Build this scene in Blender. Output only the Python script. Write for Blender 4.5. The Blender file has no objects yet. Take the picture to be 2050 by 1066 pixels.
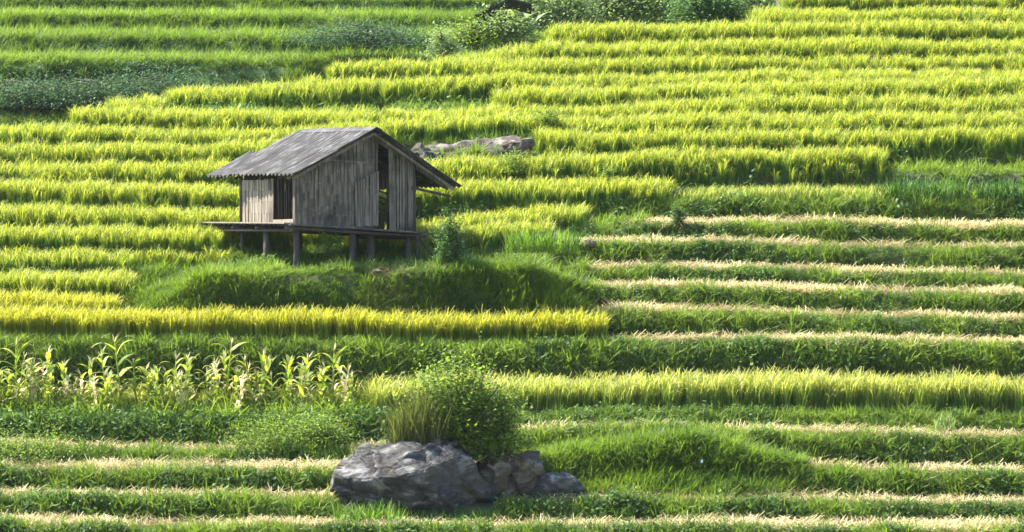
import bpy, math, random
import numpy as np
from mathutils import Vector, noise as mnoise

R = math.radians
PI = math.pi
random.seed(7)
rng = np.random.default_rng(11)
scene = bpy.context.scene
COL = scene.collection

# ------------------------------------------------------------------ camera, sky, sun, exposure
CZ = 15.0                       # camera height
PITCH = R(-4.4)
LENS = 149.0
SP = 2050 * LENS / 36.0         # photo pixels per unit tangent
cd = bpy.data.cameras.new('camera')
cam = bpy.data.objects.new('camera', cd)
COL.objects.link(cam)
cam.location = (0, 0, CZ)
cam.rotation_euler = (R(90) + PITCH, 0, 0)
cd.lens = LENS
cd.sensor_width = 36
cd.clip_start = 1.0
cd.clip_end = 2000
scene.camera = cam

SUN_EL, SUN_X, SUN_Y = 50.0, -0.88, 0.47       # horizontal direction towards the sun
sun_az = math.atan2(SUN_X, SUN_Y)
world = bpy.data.worlds.new('World')
scene.world = world
world.use_nodes = True
wn = world.node_tree
bg = wn.nodes['Background']
sky = wn.nodes.new('ShaderNodeTexSky')
sky.sky_type = 'NISHITA'
sky.sun_disc = False
sky.sun_elevation = R(SUN_EL)
sky.sun_rotation = sun_az
wn.links.new(sky.outputs[0], bg.inputs[0])
bg.inputs[1].default_value = 0.115
sl = bpy.data.lights.new('sun', 'SUN')
sl.energy = 5.0
sl.angle = R(0.5)
sl.color = (1.0, 0.94, 0.84)
so = bpy.data.objects.new('sun', sl)
COL.objects.link(so)
_h = math.hypot(SUN_X, SUN_Y)
sdir = Vector((SUN_X / _h * math.cos(R(SUN_EL)), SUN_Y / _h * math.cos(R(SUN_EL)), math.sin(R(SUN_EL))))
so.rotation_euler = sdir.to_track_quat('Z', 'Y').to_euler()
so.location = (0, 100, 80)
vs = scene.view_settings
vs.view_transform = 'Standard'
vs.look = 'None'
vs.exposure = 2.05
vs.gamma = 1
vs.use_curve_mapping = False

# ------------------------------------------------------------------ screen <-> world helpers
def slope_of(v):
    return np.tan(PITCH + np.arctan((533.0 - np.asarray(v, float)) / SP))
def wz(v, Y):
    """height of the point at photo row v and distance Y"""
    return CZ + Y * slope_of(v)
def wx(u, Y):
    return (u - 1025.0) / SP * Y
def uo(x, Y):
    return 1025.0 + x / Y * SP

def _hash(ix, iy, seed):
    h = np.sin(ix * 127.1 + iy * 311.7 + seed * 74.7) * 43758.5453
    return h - np.floor(h)
def vnoise(x, y, seed=0):
    x = np.asarray(x, float); y = np.asarray(y, float)
    ix = np.floor(x); iy = np.floor(y)
    fx = x - ix; fy = y - iy
    fx = fx * fx * (3 - 2 * fx); fy = fy * fy * (3 - 2 * fy)
    a = _hash(ix, iy, seed); b = _hash(ix + 1, iy, seed)
    c = _hash(ix, iy + 1, seed); d = _hash(ix + 1, iy + 1, seed)
    return (a * (1 - fx) + b * fx) * (1 - fy) + (c * (1 - fx) + d * fx) * fy
def fbm(x, y, seed=0, o=3):
    s = 0; a = 1; t = 0
    for i in range(o):
        s = s + a * vnoise(x * 2 ** i, y * 2 ** i, seed + i * 13); t += a; a *= .5
    return s / t
def sstep(a, b, x):
    t = np.clip((x - a) / (b - a), 0, 1)
    return t * t * (3 - 2 * t)

# ------------------------------------------------------------------ terraces of the near hillside
# (distance, riser run, [(u, v) of the tread's front edge], first u where the terrace exists)
EDGES = [
 (89.8, 0.62, [(0,1268),(2050,1275)], None),
 (91.4, 0.62, [(0,1222),(2050,1228)], None),
 (93.0, 0.62, [(0,1166),(2050,1172)], None),
 (94.6, 0.62, [(0,1112),(1000,1117),(2050,1120)], None),
 (96.3, 0.62, [(0,1058),(500,1062),(1000,1066),(1500,1063),(2050,1066)], None),
 (98.0, 0.62, [(0,1002),(500,1006),(1000,1012),(1500,1014),(2050,1018)], None),
 (99.8, 0.62, [(0,944),(500,950),(1000,948),(1500,948),(2050,956)], None),
 (101.6, 0.62, [(0,903),(500,911),(800,905),(1050,872),(1500,872),(2050,886)], None),
 (103.6, 0.80, [(0,846),(500,852),(700,846),(850,832),(1500,828),(2050,834)], None),
 (106.3, 0.75, [(0,680),(500,684),(1000,689),(1500,688),(2050,695)], None),      # 9  rice in front of the hut
 (108.0, 0.60, [(0,648),(500,650),(1000,652),(1180,640),(1250,624),(1600,637),(2050,648)], None),
 (109.6, 0.60, [(0,600),(500,597),(1000,586),(1300,580),(1700,590),(2050,599)], None),
 (111.2, 0.60, [(0,553),(500,552),(1000,545),(1300,541),(1700,552),(2050,560)], None),
 (112.8, 0.60, [(0,508),(500,508),(600,520),(850,518),(1000,500),(1300,491),(1700,498),(2050,505)], None),
 (114.4, 0.60, [(0,462),(480,472),(590,504),(850,500),(980,474),(1280,456),(1600,452),(2050,462)], None), # 14
 (116.2, 0.60, [(0,412),(450,422),(1000,412),(1350,408),(1700,406),(2050,412)], None),
 (118.0, 0.40, [(0,375),(400,375),(1000,365),(1365,350),(1700,346),(2050,350)], None),
 (119.6, 0.40, [(0,337),(417,337),(700,325),(830,306),(1000,300),(1100,310),(1200,311),(1500,309),(2050,307)], None),
 (121.2, 0.40, [(0,300),(360,305),(570,311),(800,288),(1000,280),(1200,281),(1500,278),(2050,274)], None),
 (122.8, 0.40, [(140,268),(400,268),(700,268),(1000,262),(1285,256),(1500,243),(2050,242)], 140),
 (124.6, 0.40, [(215,243),(440,238),(700,236),(989,229),(1129,220),(1500,212),(2050,202)], 215),  # 20
 (126.2, 0.40, [(300,225),(483,216),(702,204),(1000,195),(1500,190),(2050,188)], 330),
 (127.8, 0.40, [(650,170),(860,163),(1000,166),(1200,162),(2050,158)], 655),
 (129.4, 0.40, [(900,155),(973,147),(1106,130),(1500,124),(2050,124)], 900),
 (131.0, 0.40, [(1090,100),(1145,94),(1500,90),(2050,88)], 1090),
 (132.6, 0.40, [(1480,64),(2050,60)], 1500),
 (134.2, 0.40, [(1480,33),(2050,28)], 1560),
 (135.8, 0.40, [(1480,0),(2050,-5)], 1600),
 (137.4, 0.40, [(1480,-34),(2050,-38)], 1600),
 (139.2, 0.40, [(1480,-70),(2050,-72)], 1600),
 (141.0, 0.40, [(1480,-104),(2050,-108)], 1600),
]
KN = len(EDGES)
ERUN = [e[1] for e in EDGES]
def edge_yz(k, x):
    """distance and height of the front edge of terrace k over world x"""
    Y0, rw, pts, u0 = EDGES[k]
    Y = Y0 + .45 * (vnoise(x * .16, k * 3.7, 3) - .5) + .12 * (vnoise(x * .9, k * 2.3, 5) - .5)
    u = uo(x, Y)
    pu = [p[0] for p in pts]; pv = [p[1] for p in pts]
    v = np.interp(u, pu, pv)
    v = v + 5 * (vnoise(u / 210, k * 5.3, 7) - .5) + 4 * (vnoise(u / 47, k * 3.1, 9) - .5)
    m0 = (pv[1] - pv[0]) / (pu[1] - pu[0]) * .3
    m1 = (pv[-1] - pv[-2]) / (pu[-1] - pu[-2]) * .3
    v = v + np.minimum(u - pu[0], 0) * m0 + np.maximum(u - pu[-1], 0) * m1
    return Y, wz(v, Y), u
def all_edges(x):
    Ys, Zs = [], []
    for k in range(KN):
        Y, Z, u = edge_yz(k, x)
        u0 = EDGES[k][3]
        if u0 is not None:
            f = sstep(u0 - 45, u0 + 12, u)
            Z = f * Z + (1 - f) * (Zs[-1] - .9)
        Ys.append(Y); Zs.append(Z)
    return Ys, Zs

HUT_U, HUT_V, HUT_Y = 590.0, 450.0, 110.0
DECK_Z = float(wz(HUT_V, HUT_Y))
MOUND_Z = DECK_Z - 1.27
def mound(x, y):
    """the grassy knoll that carries the hut"""
    u = uo(x, y)
    w = .5 * (vnoise(x * .5, 1.0, 21) - .5)
    front = sstep(107.85 + w, 108.5 + w, y)
    left = sstep(240, 420, u)
    right = 1 - sstep(1030, 1200, u)
    back = 1 - sstep(111.3, 112.1, y)
    m = front * left * right * back
    top = MOUND_Z + .18 * (fbm(x * .7, y * .7, 31) - .5) - .25 * (1 - sstep(300, 560, u)) + .12 * sstep(820, 1020, u)
    return m, top
def bump(x, y):
    """grass hump to the right of the boulder"""
    cx, cy = wx(1325, 100), 99.9
    d = ((x - cx) / 3.3) ** 2 + ((y - cy) / 1.5) ** 2
    return (.62 + .3 * (fbm(x * .9, y * .9, 77) - .5)) * np.exp(-d * 1.5) + .0
def height(x, y):
    x = np.asarray(x, float); y = np.asarray(y, float)
    Ys, Zs = all_edges(x)
    z = Zs[0] - .9 + .9 * np.clip((y - Ys[0] + .4) / .4, 0, 1) - np.clip(Ys[0] - y, 0, 99) * .25
    for k in range(1, KN):
        rw = ERUN[k]
        t = np.clip((y - (Ys[k] - rw)) / rw, 0, 1)
        s = 1 - (1 - t) ** 2.8
        z = z + s * (Zs[k] - Zs[k - 1])
    z = z + np.clip(y - Ys[-1], 0, 99) * .1
    m, top = mound(x, y)
    z = np.where((m > 0) & (top > z), z + m * (top - z), z)
    z = z + bump(x, y)
    z = z + .06 * (fbm(x * 1.4, y * 1.4, 44) - .5)
    return z

# far hillside on the left beyond the spur
FAR = [
 (163, 1.0, [(0,262),(1600,240)]),
 (166, .9, [(0,212),(230,210),(1600,190)]),
 (171, 1.4, [(0,129),(500,132),(900,133),(1600,128)]),
 (175, 1.0, [(0,81),(450,84),(900,86),(1600,82)]),
 (179, 1.0, [(0,43),(900,45),(1600,42)]),
 (183, 1.0, [(0,8),(900,9),(1600,6)]),
 (187, 1.0, [(0,-28),(1600,-28)]),
 (191, 1.0, [(0,-64),(1600,-64)]),
 (195, 1.0, [(0,-100),(1600,-100)]),
 (200, 1.0, [(0,-150),(1600,-150)]),
 (206, 1.0, [(0,-205),(1600,-205)]),
 (214, 1.0, [(0,-270),(1600,-270)]),
]
def far_edges(x):
    Ys, Zs = [], []
    for k, (Y0, rw, pts) in enumerate(FAR):
        Y = Y0 + 1.2 * (vnoise(x * .07, k * 5.1, 8) - .5)
        u = uo(x, Y)
        Ys.append(Y)
        Zs.append(wz(np.interp(u, [p[0] for p in pts], [p[1] for p in pts]), Y))
    return Ys, Zs
def far_height(x, y):
    Ys, Zs = far_edges(x)
    z = Zs[0] - np.clip(Ys[0] - y, 0, 40) * .22
    for k in range(1, len(FAR)):
        z = z + sstep(0, 1, (y - (Ys[k] - FAR[k][1])) / FAR[k][1]) * (Zs[k] - Zs[k - 1])
    z = z + np.clip(y - Ys[-1], 0, 999) * .3
    return z + .15 * (fbm(x * .6, y * .6, 50) - .5)

# ------------------------------------------------------------------ mesh + object helpers
def arr_mesh(name, V, F):
    """V (N,3), F (M,4) or (M,3) integer array"""
    V = np.asarray(V, np.float32); F = np.asarray(F, np.int32)
    n = F.shape[1]
    me = bpy.data.meshes.new(name)
    me.vertices.add(len(V)); me.vertices.foreach_set('co', V.ravel())
    me.loops.add(F.size); me.loops.foreach_set('vertex_index', F.ravel())
    me.polygons.add(len(F))
    me.polygons.foreach_set('loop_start', np.arange(0, F.size, n, dtype=np.int32))
    me.polygons.foreach_set('loop_total', np.full(len(F), n, np.int32))
    me.update(calc_edges=True)
    me.validate()
    return me
def fattr(me, name, vals):
    a = me.attributes.new(name, 'FLOAT', 'POINT')
    a.data.foreach_set('value', np.asarray(vals, np.float32))
def smooth(me):
    me.polygons.foreach_set('use_smooth', [True] * len(me.polygons))
def link(name, me, mat=None, parent=None, loc=None):
    o = bpy.data.objects.new(name, me)
    COL.objects.link(o)
    if mat is not None and me is not None:
        if len(me.materials) == 0: me.materials.append(mat)
    if parent is not None: o.parent = parent
    if loc is not None: o.location = loc
    return o
def tag(o, label=None, cat=None, group=None, kind=None):
    if label: o['label'] = label
    if cat: o['category'] = cat
    if group: o['group'] = group
    if kind: o['kind'] = kind
    return o
def empty(name, loc=(0,0,0), rz=0.0):
    o = bpy.data.objects.new(name, None)
    o.empty_display_size = .2
    COL.objects.link(o)
    o.location = loc; o.rotation_euler = (0, 0, rz)
    return o
def copy_tree(o, parent=None):
    c = o.copy(); COL.objects.link(c)
    if parent is not None: c.parent = parent
    for ch in [q for q in KIDS.get(o.name, [])]:
        copy_tree(ch, c)
    return c
KIDS = {}
def kid(parent, o):
    KIDS.setdefault(parent.name, []).append(o); return o

class MB:
    def __init__(s): s.v = []; s.f = []
    def hexa(s, P):
        b = len(s.v); s.v += [tuple(p) for p in P]
        for q in ((0,1,2,3),(7,6,5,4),(0,4,5,1),(1,5,6,2),(2,6,7,3),(3,7,4,0)):
            s.f.append(tuple(b + i for i in q))
    def beam(s, p, q, w, h, side=None, taper=1.0):
        """a board from p to q; w along `side`, h across"""
        p = Vector(p); q = Vector(q); d = (q - p).normalized()
        sd = Vector(side) if side is not None else (Vector((0,0,1)).cross(d) if abs(d.z) < .9 else Vector((1,0,0)))
        sd = (sd - d * sd.dot(d)).normalized()
        up = d.cross(sd)
        P = []
        for c, k in ((p, 1.0), (q, taper)):
            for a, b in ((-1,-1),(1,-1),(1,1),(-1,1)):
                P.append(c + sd * (a * w / 2 * k) + up * (b * h / 2 * k))
        s.hexa([P[3], P[2], P[1], P[0], P[7], P[6], P[5], P[4]])
    def tube(s, pts, rad, n=8):
        pts = [Vector(p) for p in pts]
        b = len(s.v)
        for i, p in enumerate(pts):
            d = (pts[min(i+1, len(pts)-1)] - pts[max(i-1, 0)]).normalized()
            a = d.orthogonal().normalized() if abs(d.z) < .9 else (Vector((1,0,0)) - d * d.x).normalized()
            c = d.cross(a)
            r = rad[i] if isinstance(rad, (list, tuple)) else rad
            for j in range(n):
                t = 2 * PI * j / n
                s.v.append(tuple(p + a * (r * math.cos(t)) + c * (r * math.sin(t))))
        for i in range(len(pts) - 1):
            for j in range(n):
                j2 = (j + 1) % n
                s.f.append((b+i*n+j, b+i*n+j2, b+(i+1)*n+j2, b+(i+1)*n+j))
        s.f.append(tuple(b + j for j in range(n))[::-1])
        s.f.append(tuple(b + (len(pts)-1)*n + j for j in range(n)))
    def build(s, name, mat, parent=None, sm=False):
        me = bpy.data.meshes.new(name)
        me.from_pydata([tuple(x) for x in s.v], [], s.f)
        me.update()
        if sm: smooth(me)
        return link(name, me, mat, parent)

def ribbons(base, az, lean, curl, length, width, segs=4, tip=.15, hold=.6, twist=None, curl_pow=1.0):
    """arching strips, vectorised; returns V (N*(segs+1)*2,3), F, s (0..1 along)"""
    base = np.asarray(base, float); N = len(base)
    ts = np.linspace(0, 1, segs + 1)
    pos = base.copy()
    P = [pos.copy()]
    az = np.broadcast_to(az, (N,)); lean = np.broadcast_to(lean, (N,)); curl = np.broadcast_to(curl, (N,))
    length = np.broadcast_to(length, (N,)); width = np.broadcast_to(width, (N,))
    for i in range(segs):
        th = lean + curl * ((ts[i] + ts[i+1]) / 2) ** curl_pow
        st = length / segs
        pos = pos + np.stack([np.sin(th) * np.cos(az) * st, np.sin(th) * np.sin(az) * st, np.cos(th) * st], 1)
        P.append(pos.copy())
    tw = az + PI / 2 + (0 if twist is None else twist)
    wd = np.stack([np.cos(tw), np.sin(tw), np.zeros(N)], 1)
    V = np.zeros((N, segs + 1, 2, 3)); S = np.zeros((N, segs + 1, 2))
    for i, p in enumerate(P):
        t = ts[i]
        w = 1.0 if t < hold else 1 - (1 - tip) * (t - hold) / (1 - hold)
        if t == 0: w = .6
        V[:, i, 0] = p - wd * (width * w / 2)[:, None]
        V[:, i, 1] = p + wd * (width * w / 2)[:, None]
        S[:, i] = t
    idx = np.arange(N * (segs + 1) * 2).reshape(N, segs + 1, 2)
    F = np.stack([idx[:, :-1, 0], idx[:, :-1, 1], idx[:, 1:, 1], idx[:, 1:, 0]], -1).reshape(-1, 4)
    return V.reshape(-1, 3), F, S.reshape(-1)
def join(parts):
    V, F, A = [], [], []; o = 0
    for v, f, a in parts:
        V.append(v); F.append(f + o); A.append(a); o += len(v)
    return np.concatenate(V), np.concatenate(F), np.concatenate(A)

# ------------------------------------------------------------------ materials
def newmat(name):
    m = bpy.data.materials.new(name); m.use_nodes = True
    nt = m.node_tree
    for n in list(nt.nodes): nt.nodes.remove(n)
    out = nt.nodes.new('ShaderNodeOutputMaterial')
    return m, nt, out
def N(nt, t, **kw):
    n = nt.nodes.new(t)
    for k, v in kw.items(): setattr(n, k, v)
    return n
def mixc(nt, f, a, b, mode='MIX'):
    n = N(nt, 'ShaderNodeMix', data_type='RGBA', blend_type=mode)
    for s, val in ((n.inputs[0], f), (n.inputs[6], a), (n.inputs[7], b)):
        if isinstance(val, (tuple, list)): s.default_value = (*val[:3], 1)
        elif isinstance(val, (int, float)): s.default_value = val
        else: nt.links.new(val, s)
    return n.outputs[2]
def ramp(nt, f, stops):
    n = N(nt, 'ShaderNodeValToRGB')
    e = n.color_ramp.elements
    while len(e) < len(stops): e.new(.5)
    for i, (p, c) in enumerate(stops):
        e[i].position = p; e[i].color = (*c, 1) if len(c) == 3 else c
    nt.links.new(f, n.inputs[0])
    return n.outputs[0]
def leaf_mat(name, green, yellow, ear=None, trans=.45, tcol=(1.1, 1.2, .5), rough=.55, spec=.25, scattered=True):
    """foliage: colour between green and yellow by each tuft's own tint, ears/tips in a third colour, light passing through"""
    m, nt, out = newmat(name)
    if scattered:
        at = N(nt, 'ShaderNodeAttribute', attribute_type='INSTANCER', attribute_name='tint'); tf = at.outputs['Fac']
    else:
        g = N(nt, 'ShaderNodeNewGeometry'); tf = g.outputs['Random Per Island']
    c = mixc(nt, tf, green, yellow)
    if ear is not None:
        ae = N(nt, 'ShaderNodeAttribute', attribute_type='GEOMETRY', attribute_name='ear')
        c = mixc(nt, ae.outputs['Fac'], c, ear)
    g2 = N(nt, 'ShaderNodeNewGeometry')
    hs = N(nt, 'ShaderNodeHueSaturation')
    mr = N(nt, 'ShaderNodeMapRange'); mr.inputs[3].default_value = .7; mr.inputs[4].default_value = 1.3
    nt.links.new(g2.outputs['Random Per Island'], mr.inputs[0])
    nt.links.new(mr.outputs[0], hs.inputs['Value']); nt.links.new(c, hs.inputs['Color'])
    c = hs.outputs[0]
    p = N(nt, 'ShaderNodeBsdfPrincipled')
    p.inputs['Roughness'].default_value = rough; p.inputs['Specular IOR Level'].default_value = spec
    nt.links.new(c, p.inputs['Base Color'])
    t = N(nt, 'ShaderNodeBsdfTranslucent')
    nt.links.new(mixc(nt, 1.0, c, tcol, 'MULTIPLY'), t.inputs[0])
    mx = N(nt, 'ShaderNodeMixShader'); mx.inputs[0].default_value = trans
    nt.links.new(p.outputs[0], mx.inputs[1]); nt.links.new(t.outputs[0], mx.inputs[2])
    nt.links.new(mx.outputs[0], out.inputs[0])
    return m
def solid_mat(name, stops, scale=(3,3,3), rough=.85, bump=.3, detail=6, island=.0, bump_scale=None, second=None):
    m, nt, out = newmat(name)
    tc = N(nt, 'ShaderNodeTexCoord'); mp = N(nt, 'ShaderNodeMapping'); mp.inputs['Scale'].default_value = scale
    nt.links.new(tc.outputs['Object'], mp.inputs[0])
    no = N(nt, 'ShaderNodeTexNoise'); no.inputs['Scale'].default_value = 1; no.inputs['Detail'].default_value = detail
    no.inputs['Roughness'].default_value = .65
    nt.links.new(mp.outputs[0], no.inputs[0])
    c = ramp(nt, no.outputs[0], stops)
    if second:
        n2 = N(nt, 'ShaderNodeTexNoise'); n2.inputs['Scale'].default_value = second[0]; n2.inputs['Detail'].default_value = 5
        nt.links.new(tc.outputs['Object'], n2.inputs[0])
        f = ramp(nt, n2.outputs[0], [(second[2], (0,0,0)), (second[3], (1,1,1))])
        c = mixc(nt, f, c, second[1])
    if island:
        g = N(nt, 'ShaderNodeNewGeometry'); hs = N(nt, 'ShaderNodeHueSaturation')
        mr = N(nt, 'ShaderNodeMapRange'); mr.inputs[3].default_value = 1 - island; mr.inputs[4].default_value = 1 + island
        nt.links.new(g.outputs['Random Per Island'], mr.inputs[0]); nt.links.new(mr.outputs[0], hs.inputs['Value'])
        nt.links.new(c, hs.inputs['Color']); c = hs.outputs[0]
    p = N(nt, 'ShaderNodeBsdfPrincipled'); p.inputs['Roughness'].default_value = rough
    p.inputs['Specular IOR Level'].default_value = .3
    nt.links.new(c, p.inputs['Base Color'])
    if bump:
        b = N(nt, 'ShaderNodeBump'); b.inputs['Strength'].default_value = bump; b.inputs['Distance'].default_value = .03
        if bump_scale:
            n3 = N(nt, 'ShaderNodeTexNoise'); n3.inputs['Scale'].default_value = bump_scale; n3.inputs['Detail'].default_value = 8
            nt.links.new(tc.outputs['Object'], n3.inputs[0]); nt.links.new(n3.outputs[0], b.inputs['Height'])
        else: nt.links.new(no.outputs[0], b.inputs['Height'])
        nt.links.new(b.outputs[0], p.inputs['Normal'])
    nt.links.new(p.outputs[0], out.inputs[0])
    return m

M = {}
M['rice'] = leaf_mat('rice_leaf', (.075,.165,.02), (.22,.285,.034), ear=(.37,.385,.07), trans=.5)
M['rice_gold'] = leaf_mat('ripe_rice_leaf', (.09,.165,.02), (.25,.28,.028), ear=(.42,.41,.055), trans=.5, tcol=(1.12, 1.15, .48))
M['rice_pale'] = leaf_mat('rice_leaf_olive', (.09,.16,.025), (.21,.27,.045), ear=(.38,.38,.11), trans=.45)
M['grass'] = leaf_mat('bank_grass', (.04,.10,.018), (.21,.29,.04), trans=.5, tcol=(1.15,1.2,.5))
M['weed'] = leaf_mat('weed_leaf', (.022,.065,.018), (.13,.21,.05), trans=.4, tcol=(1.1,1.2,.5), spec=.2)
M['straw'] = leaf_mat('straw', (.33,.27,.12), (.66,.56,.33), trans=.3, tcol=(1,1,.8), rough=.7)
M['soil'] = solid_mat('soil_and_turf', [(.3,(.02,.03,.01)),(.5,(.045,.06,.015)),(.7,(.10,.09,.035))], scale=(1.3,1.3,1.3), bump=.5)
M['far_soil'] = solid_mat('far_turf', [(.3,(.04,.08,.02)),(.55,(.08,.13,.03)),(.75,(.13,.17,.05))], scale=(.8,.8,.8), bump=.5)
M['corn'] = leaf_mat('corn_leaf', (.15,.24,.035), (.46,.46,.09), trans=.5, scattered=False)
M['corn_dry'] = leaf_mat('corn_dry_leaf', (.40,.34,.17), (.66,.60,.36), trans=.3, tcol=(1,1,.8), scattered=False)
M['shrub'] = leaf_mat('shrub_leaf', (.05,.11,.018), (.23,.31,.045), trans=.45, tcol=(1.15,1.2,.5), spec=.2, rough=.6, scattered=False)
M['shrub_blue'] = leaf_mat('shrub_leaf_cool', (.035,.09,.025), (.12,.21,.05), trans=.42, tcol=(1,1.1,.7), spec=.2, scattered=False)
M['pale_shrub'] = leaf_mat('pale_leaf', (.13,.20,.06), (.26,.34,.13), trans=.4, tcol=(1.1,1.1,.7), scattered=False)
M['dry_grass'] = leaf_mat('dry_grass_blade', (.05,.07,.018), (.15,.16,.05), trans=.35, scattered=False)
M['tall_grass'] = leaf_mat('tall_grass_blade', (.05,.13,.02), (.19,.28,.04), trans=.45, scattered=False)
M['stem'] = solid_mat('stem_bark', [(.3,(.06,.05,.03)),(.7,(.14,.12,.07))], scale=(6,6,2))
M['dark_grass'] = leaf_mat('lush_grass_blade', (.03,.085,.02), (.11,.20,.04), trans=.4, scattered=False)
M['shrub_dark'] = leaf_mat('dark_scrub_leaf', (.018,.055,.022), (.07,.13,.045), trans=.35, tcol=(1,1.1,.7), spec=.15, scattered=False)
M['dark_wood'] = solid_mat('weathered_post', [(.3,(.028,.023,.018)),(.7,(.085,.07,.055))], scale=(9,9,1.5), island=.25, bump=.5)
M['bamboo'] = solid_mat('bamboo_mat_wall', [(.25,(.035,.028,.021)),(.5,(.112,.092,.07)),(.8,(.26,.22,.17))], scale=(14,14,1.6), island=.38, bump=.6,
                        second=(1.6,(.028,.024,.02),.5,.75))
M['bamboo_light'] = solid_mat('bamboo_bleached_sunlit', [(.25,(.10,.085,.065)),(.5,(.22,.185,.14)),(.8,(.38,.335,.265))], scale=(12,12,1.6), island=.3, bump=.5)  # bleached boards; on the left wall its paleness stands in for sunlight
M['roof'] = solid_mat('weathered_fibre_cement', [(.25,(.014,.013,.013)),(.5,(.052,.050,.049)),(.72,(.21,.205,.195))], scale=(2.5,16,2.5), island=.2, bump=.5,
                      second=(1.5,(.025,.024,.023),.48,.68))
M['bamboo_mid'] = solid_mat('bamboo_mat_patch', [(.25,(.06,.048,.036)),(.5,(.14,.115,.088)),(.8,(.25,.21,.16))], scale=(14,14,1.6), island=.2, bump=.5)
M['rock'] = None

# ------------------------------------------------------------------ ground sheets
def grid_mesh(name, x0, x1, dx, y0, y1, dy, fn):
    xs = np.arange(x0, x1 + dx / 2, dx); ys = np.arange(y0, y1 + dy / 2, dy)
    X, Y = np.meshgrid(xs, ys)
    Z = fn(X.ravel(), Y.ravel())
    V = np.stack([X.ravel(), Y.ravel(), Z], 1)
    nx, ny = len(xs), len(ys)
    i = np.arange((ny - 1) * (nx - 1)); r = i // (nx - 1); c = i % (nx - 1)
    a = r * nx + c
    F = np.stack([a, a + 1, a + nx + 1, a + nx], 1)
    me = arr_mesh(name, V, F); smooth(me)
    return me
g = link('terraced_hill', grid_mesh('terraced_hill', -24, 24, .16, 82, 146, .09, height), M['soil'])
tag(g, 'terraced earth of the near hillside under rice, stubble and grass', kind='structure')
g = link('valley_floor', grid_mesh('valley_floor', -260, 260, 4, -60, 82.3, 4,
        lambda x, y: float(height(np.array([0.]), np.array([82.]))[0]) - .35 - (82 - y) * .06 + .2 * fbm(x*.1, y*.1, 3)), M['soil'])
tag(g, 'ground falling away below the terraces', kind='structure')
g = link('far_hill', grid_mesh('far_hill', -60, 60, .45, 143, 260, .3, far_height), M['far_soil'])
tag(g, 'green terraced slope beyond the spur', kind='structure')

# ------------------------------------------------------------------ tuft prototypes (never linked to the scene on their own)
def proto(name, V, F, A, mat):
    me = arr_mesh(name, V, F); fattr(me, 'ear', A); me.materials.append(mat)
    return bpy.data.objects.new(name, me)
def U(a, b, n): return rng.uniform(a, b, n)
def disc(n, r):
    a = U(0, 2*PI, n); q = np.sqrt(U(0, 1, n)) * r
    return np.stack([q*np.cos(a), q*np.sin(a), np.zeros(n)], 1)
def rice_tuft(mat, h=.8, ears=12, leaves=17):
    v, f, s = ribbons(disc(leaves, .07), U(0,2*PI,leaves), U(.02,.17,leaves), U(.05,.75,leaves), U(.6,.94,leaves)*h, U(.009,.016,leaves), 4, twist=U(-.9,.9,leaves), curl_pow=1.6)
    P = [(v, f, s * 0)]
    v, f, s = ribbons(disc(ears, .06), U(0,2*PI,ears), U(.02,.14,ears), U(.8,2.6,ears), U(.9,1.06,ears)*h, U(.011,.018,ears), 5, tip=.5, hold=.9, curl_pow=4)
    P.append((v, f, (s > .55) * 1.0))
    return join(P)
def grass_tuft(n=18, h=.4, w=.016, r=.1, curl=1.5):
    v, f, s = ribbons(disc(n, r), U(0,2*PI,n), U(.05,.7,n), U(.3,curl,n), U(.45,1.0,n)*h, U(.7,1.2,n)*w, 3, twist=U(-.8,.8,n))
    return v, f, s * 0
def leaves_cloud(P, size, asp=.5, up=.3, n=None):
    """flat folded leaves at points P"""
    n = len(P)
    az = U(0, 2*PI, n); el = U(-.5, .9, n) + up * 0
    d = np.stack([np.cos(az)*np.cos(el), np.sin(az)*np.cos(el), np.sin(el)], 1)
    sd = np.stack([-np.sin(az), np.cos(az), U(-.5,.5,n)], 1); sd /= np.linalg.norm(sd, axis=1)[:, None]
    L = (np.broadcast_to(size, (n,)) * U(.6, 1.25, n))[:, None]
    W = L * asp
    up_ = np.cross(d, sd)
    a = P; b = P + d*L*.45 + sd*W*.5 - up_*L*.05; c = P + d*L - up_*L*.12; e = P + d*L*.45 - sd*W*.5 - up_*L*.05
    V = np.stack([a, b, c, e], 1).reshape(-1, 3)
    i = np.arange(n)[:, None] * 4
    return V, i + np.array([[0, 1, 2, 3]]), np.zeros(len(V))
def weed_tuft(n=34, h=.35, r=.16, size=.075):
    P = disc(n, r); P[:, 2] = U(.02, 1, n) * h * (1 - (np.hypot(P[:,0],P[:,1])/r)**2 * .5)
    a = leaves_cloud(P, size, .55)
    m = 7
    v, f, s = ribbons(disc(m, r*.6), U(0,2*PI,m), U(.05,.5,m), U(.1,.6,m), U(.6,1.1,m)*h, .012, 3)
    return join([a, (v, f, s*0)])
def straw_tuft(n=18, h=.11, lay=14):
    v, f, s = ribbons(disc(n, .09), U(0,2*PI,n), U(.0,.35,n), U(-.1,.4,n), U(.5,1.1,n)*h, U(.010,.018,n), 2, tip=.8)
    P = [(v, f, s*0)]
    b = disc(lay, .16); b[:, 2] = U(.02, .12, lay)
    v, f, s = ribbons(b, U(0,2*PI,lay), U(1.1,1.7,lay), U(-.2,.3,lay), U(.15,.4,lay), U(.010,.018,lay), 2, tip=.8)
    P.append((v, f, s*0))
    return join(P)
def straw_heap(n=46):
    b = disc(n, .22); b[:, 2] = U(.02, .17, n) * (1 - np.hypot(b[:,0], b[:,1]) / .3)
    b[:, 2] *= .7
    v, f, s = ribbons(b, U(0,2*PI,n), U(.8,1.7,n), U(-.2,.8,n), U(.12,.32,n), U(.012,.022,n), 2, tip=.7)
    return v, f, s*0

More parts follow.
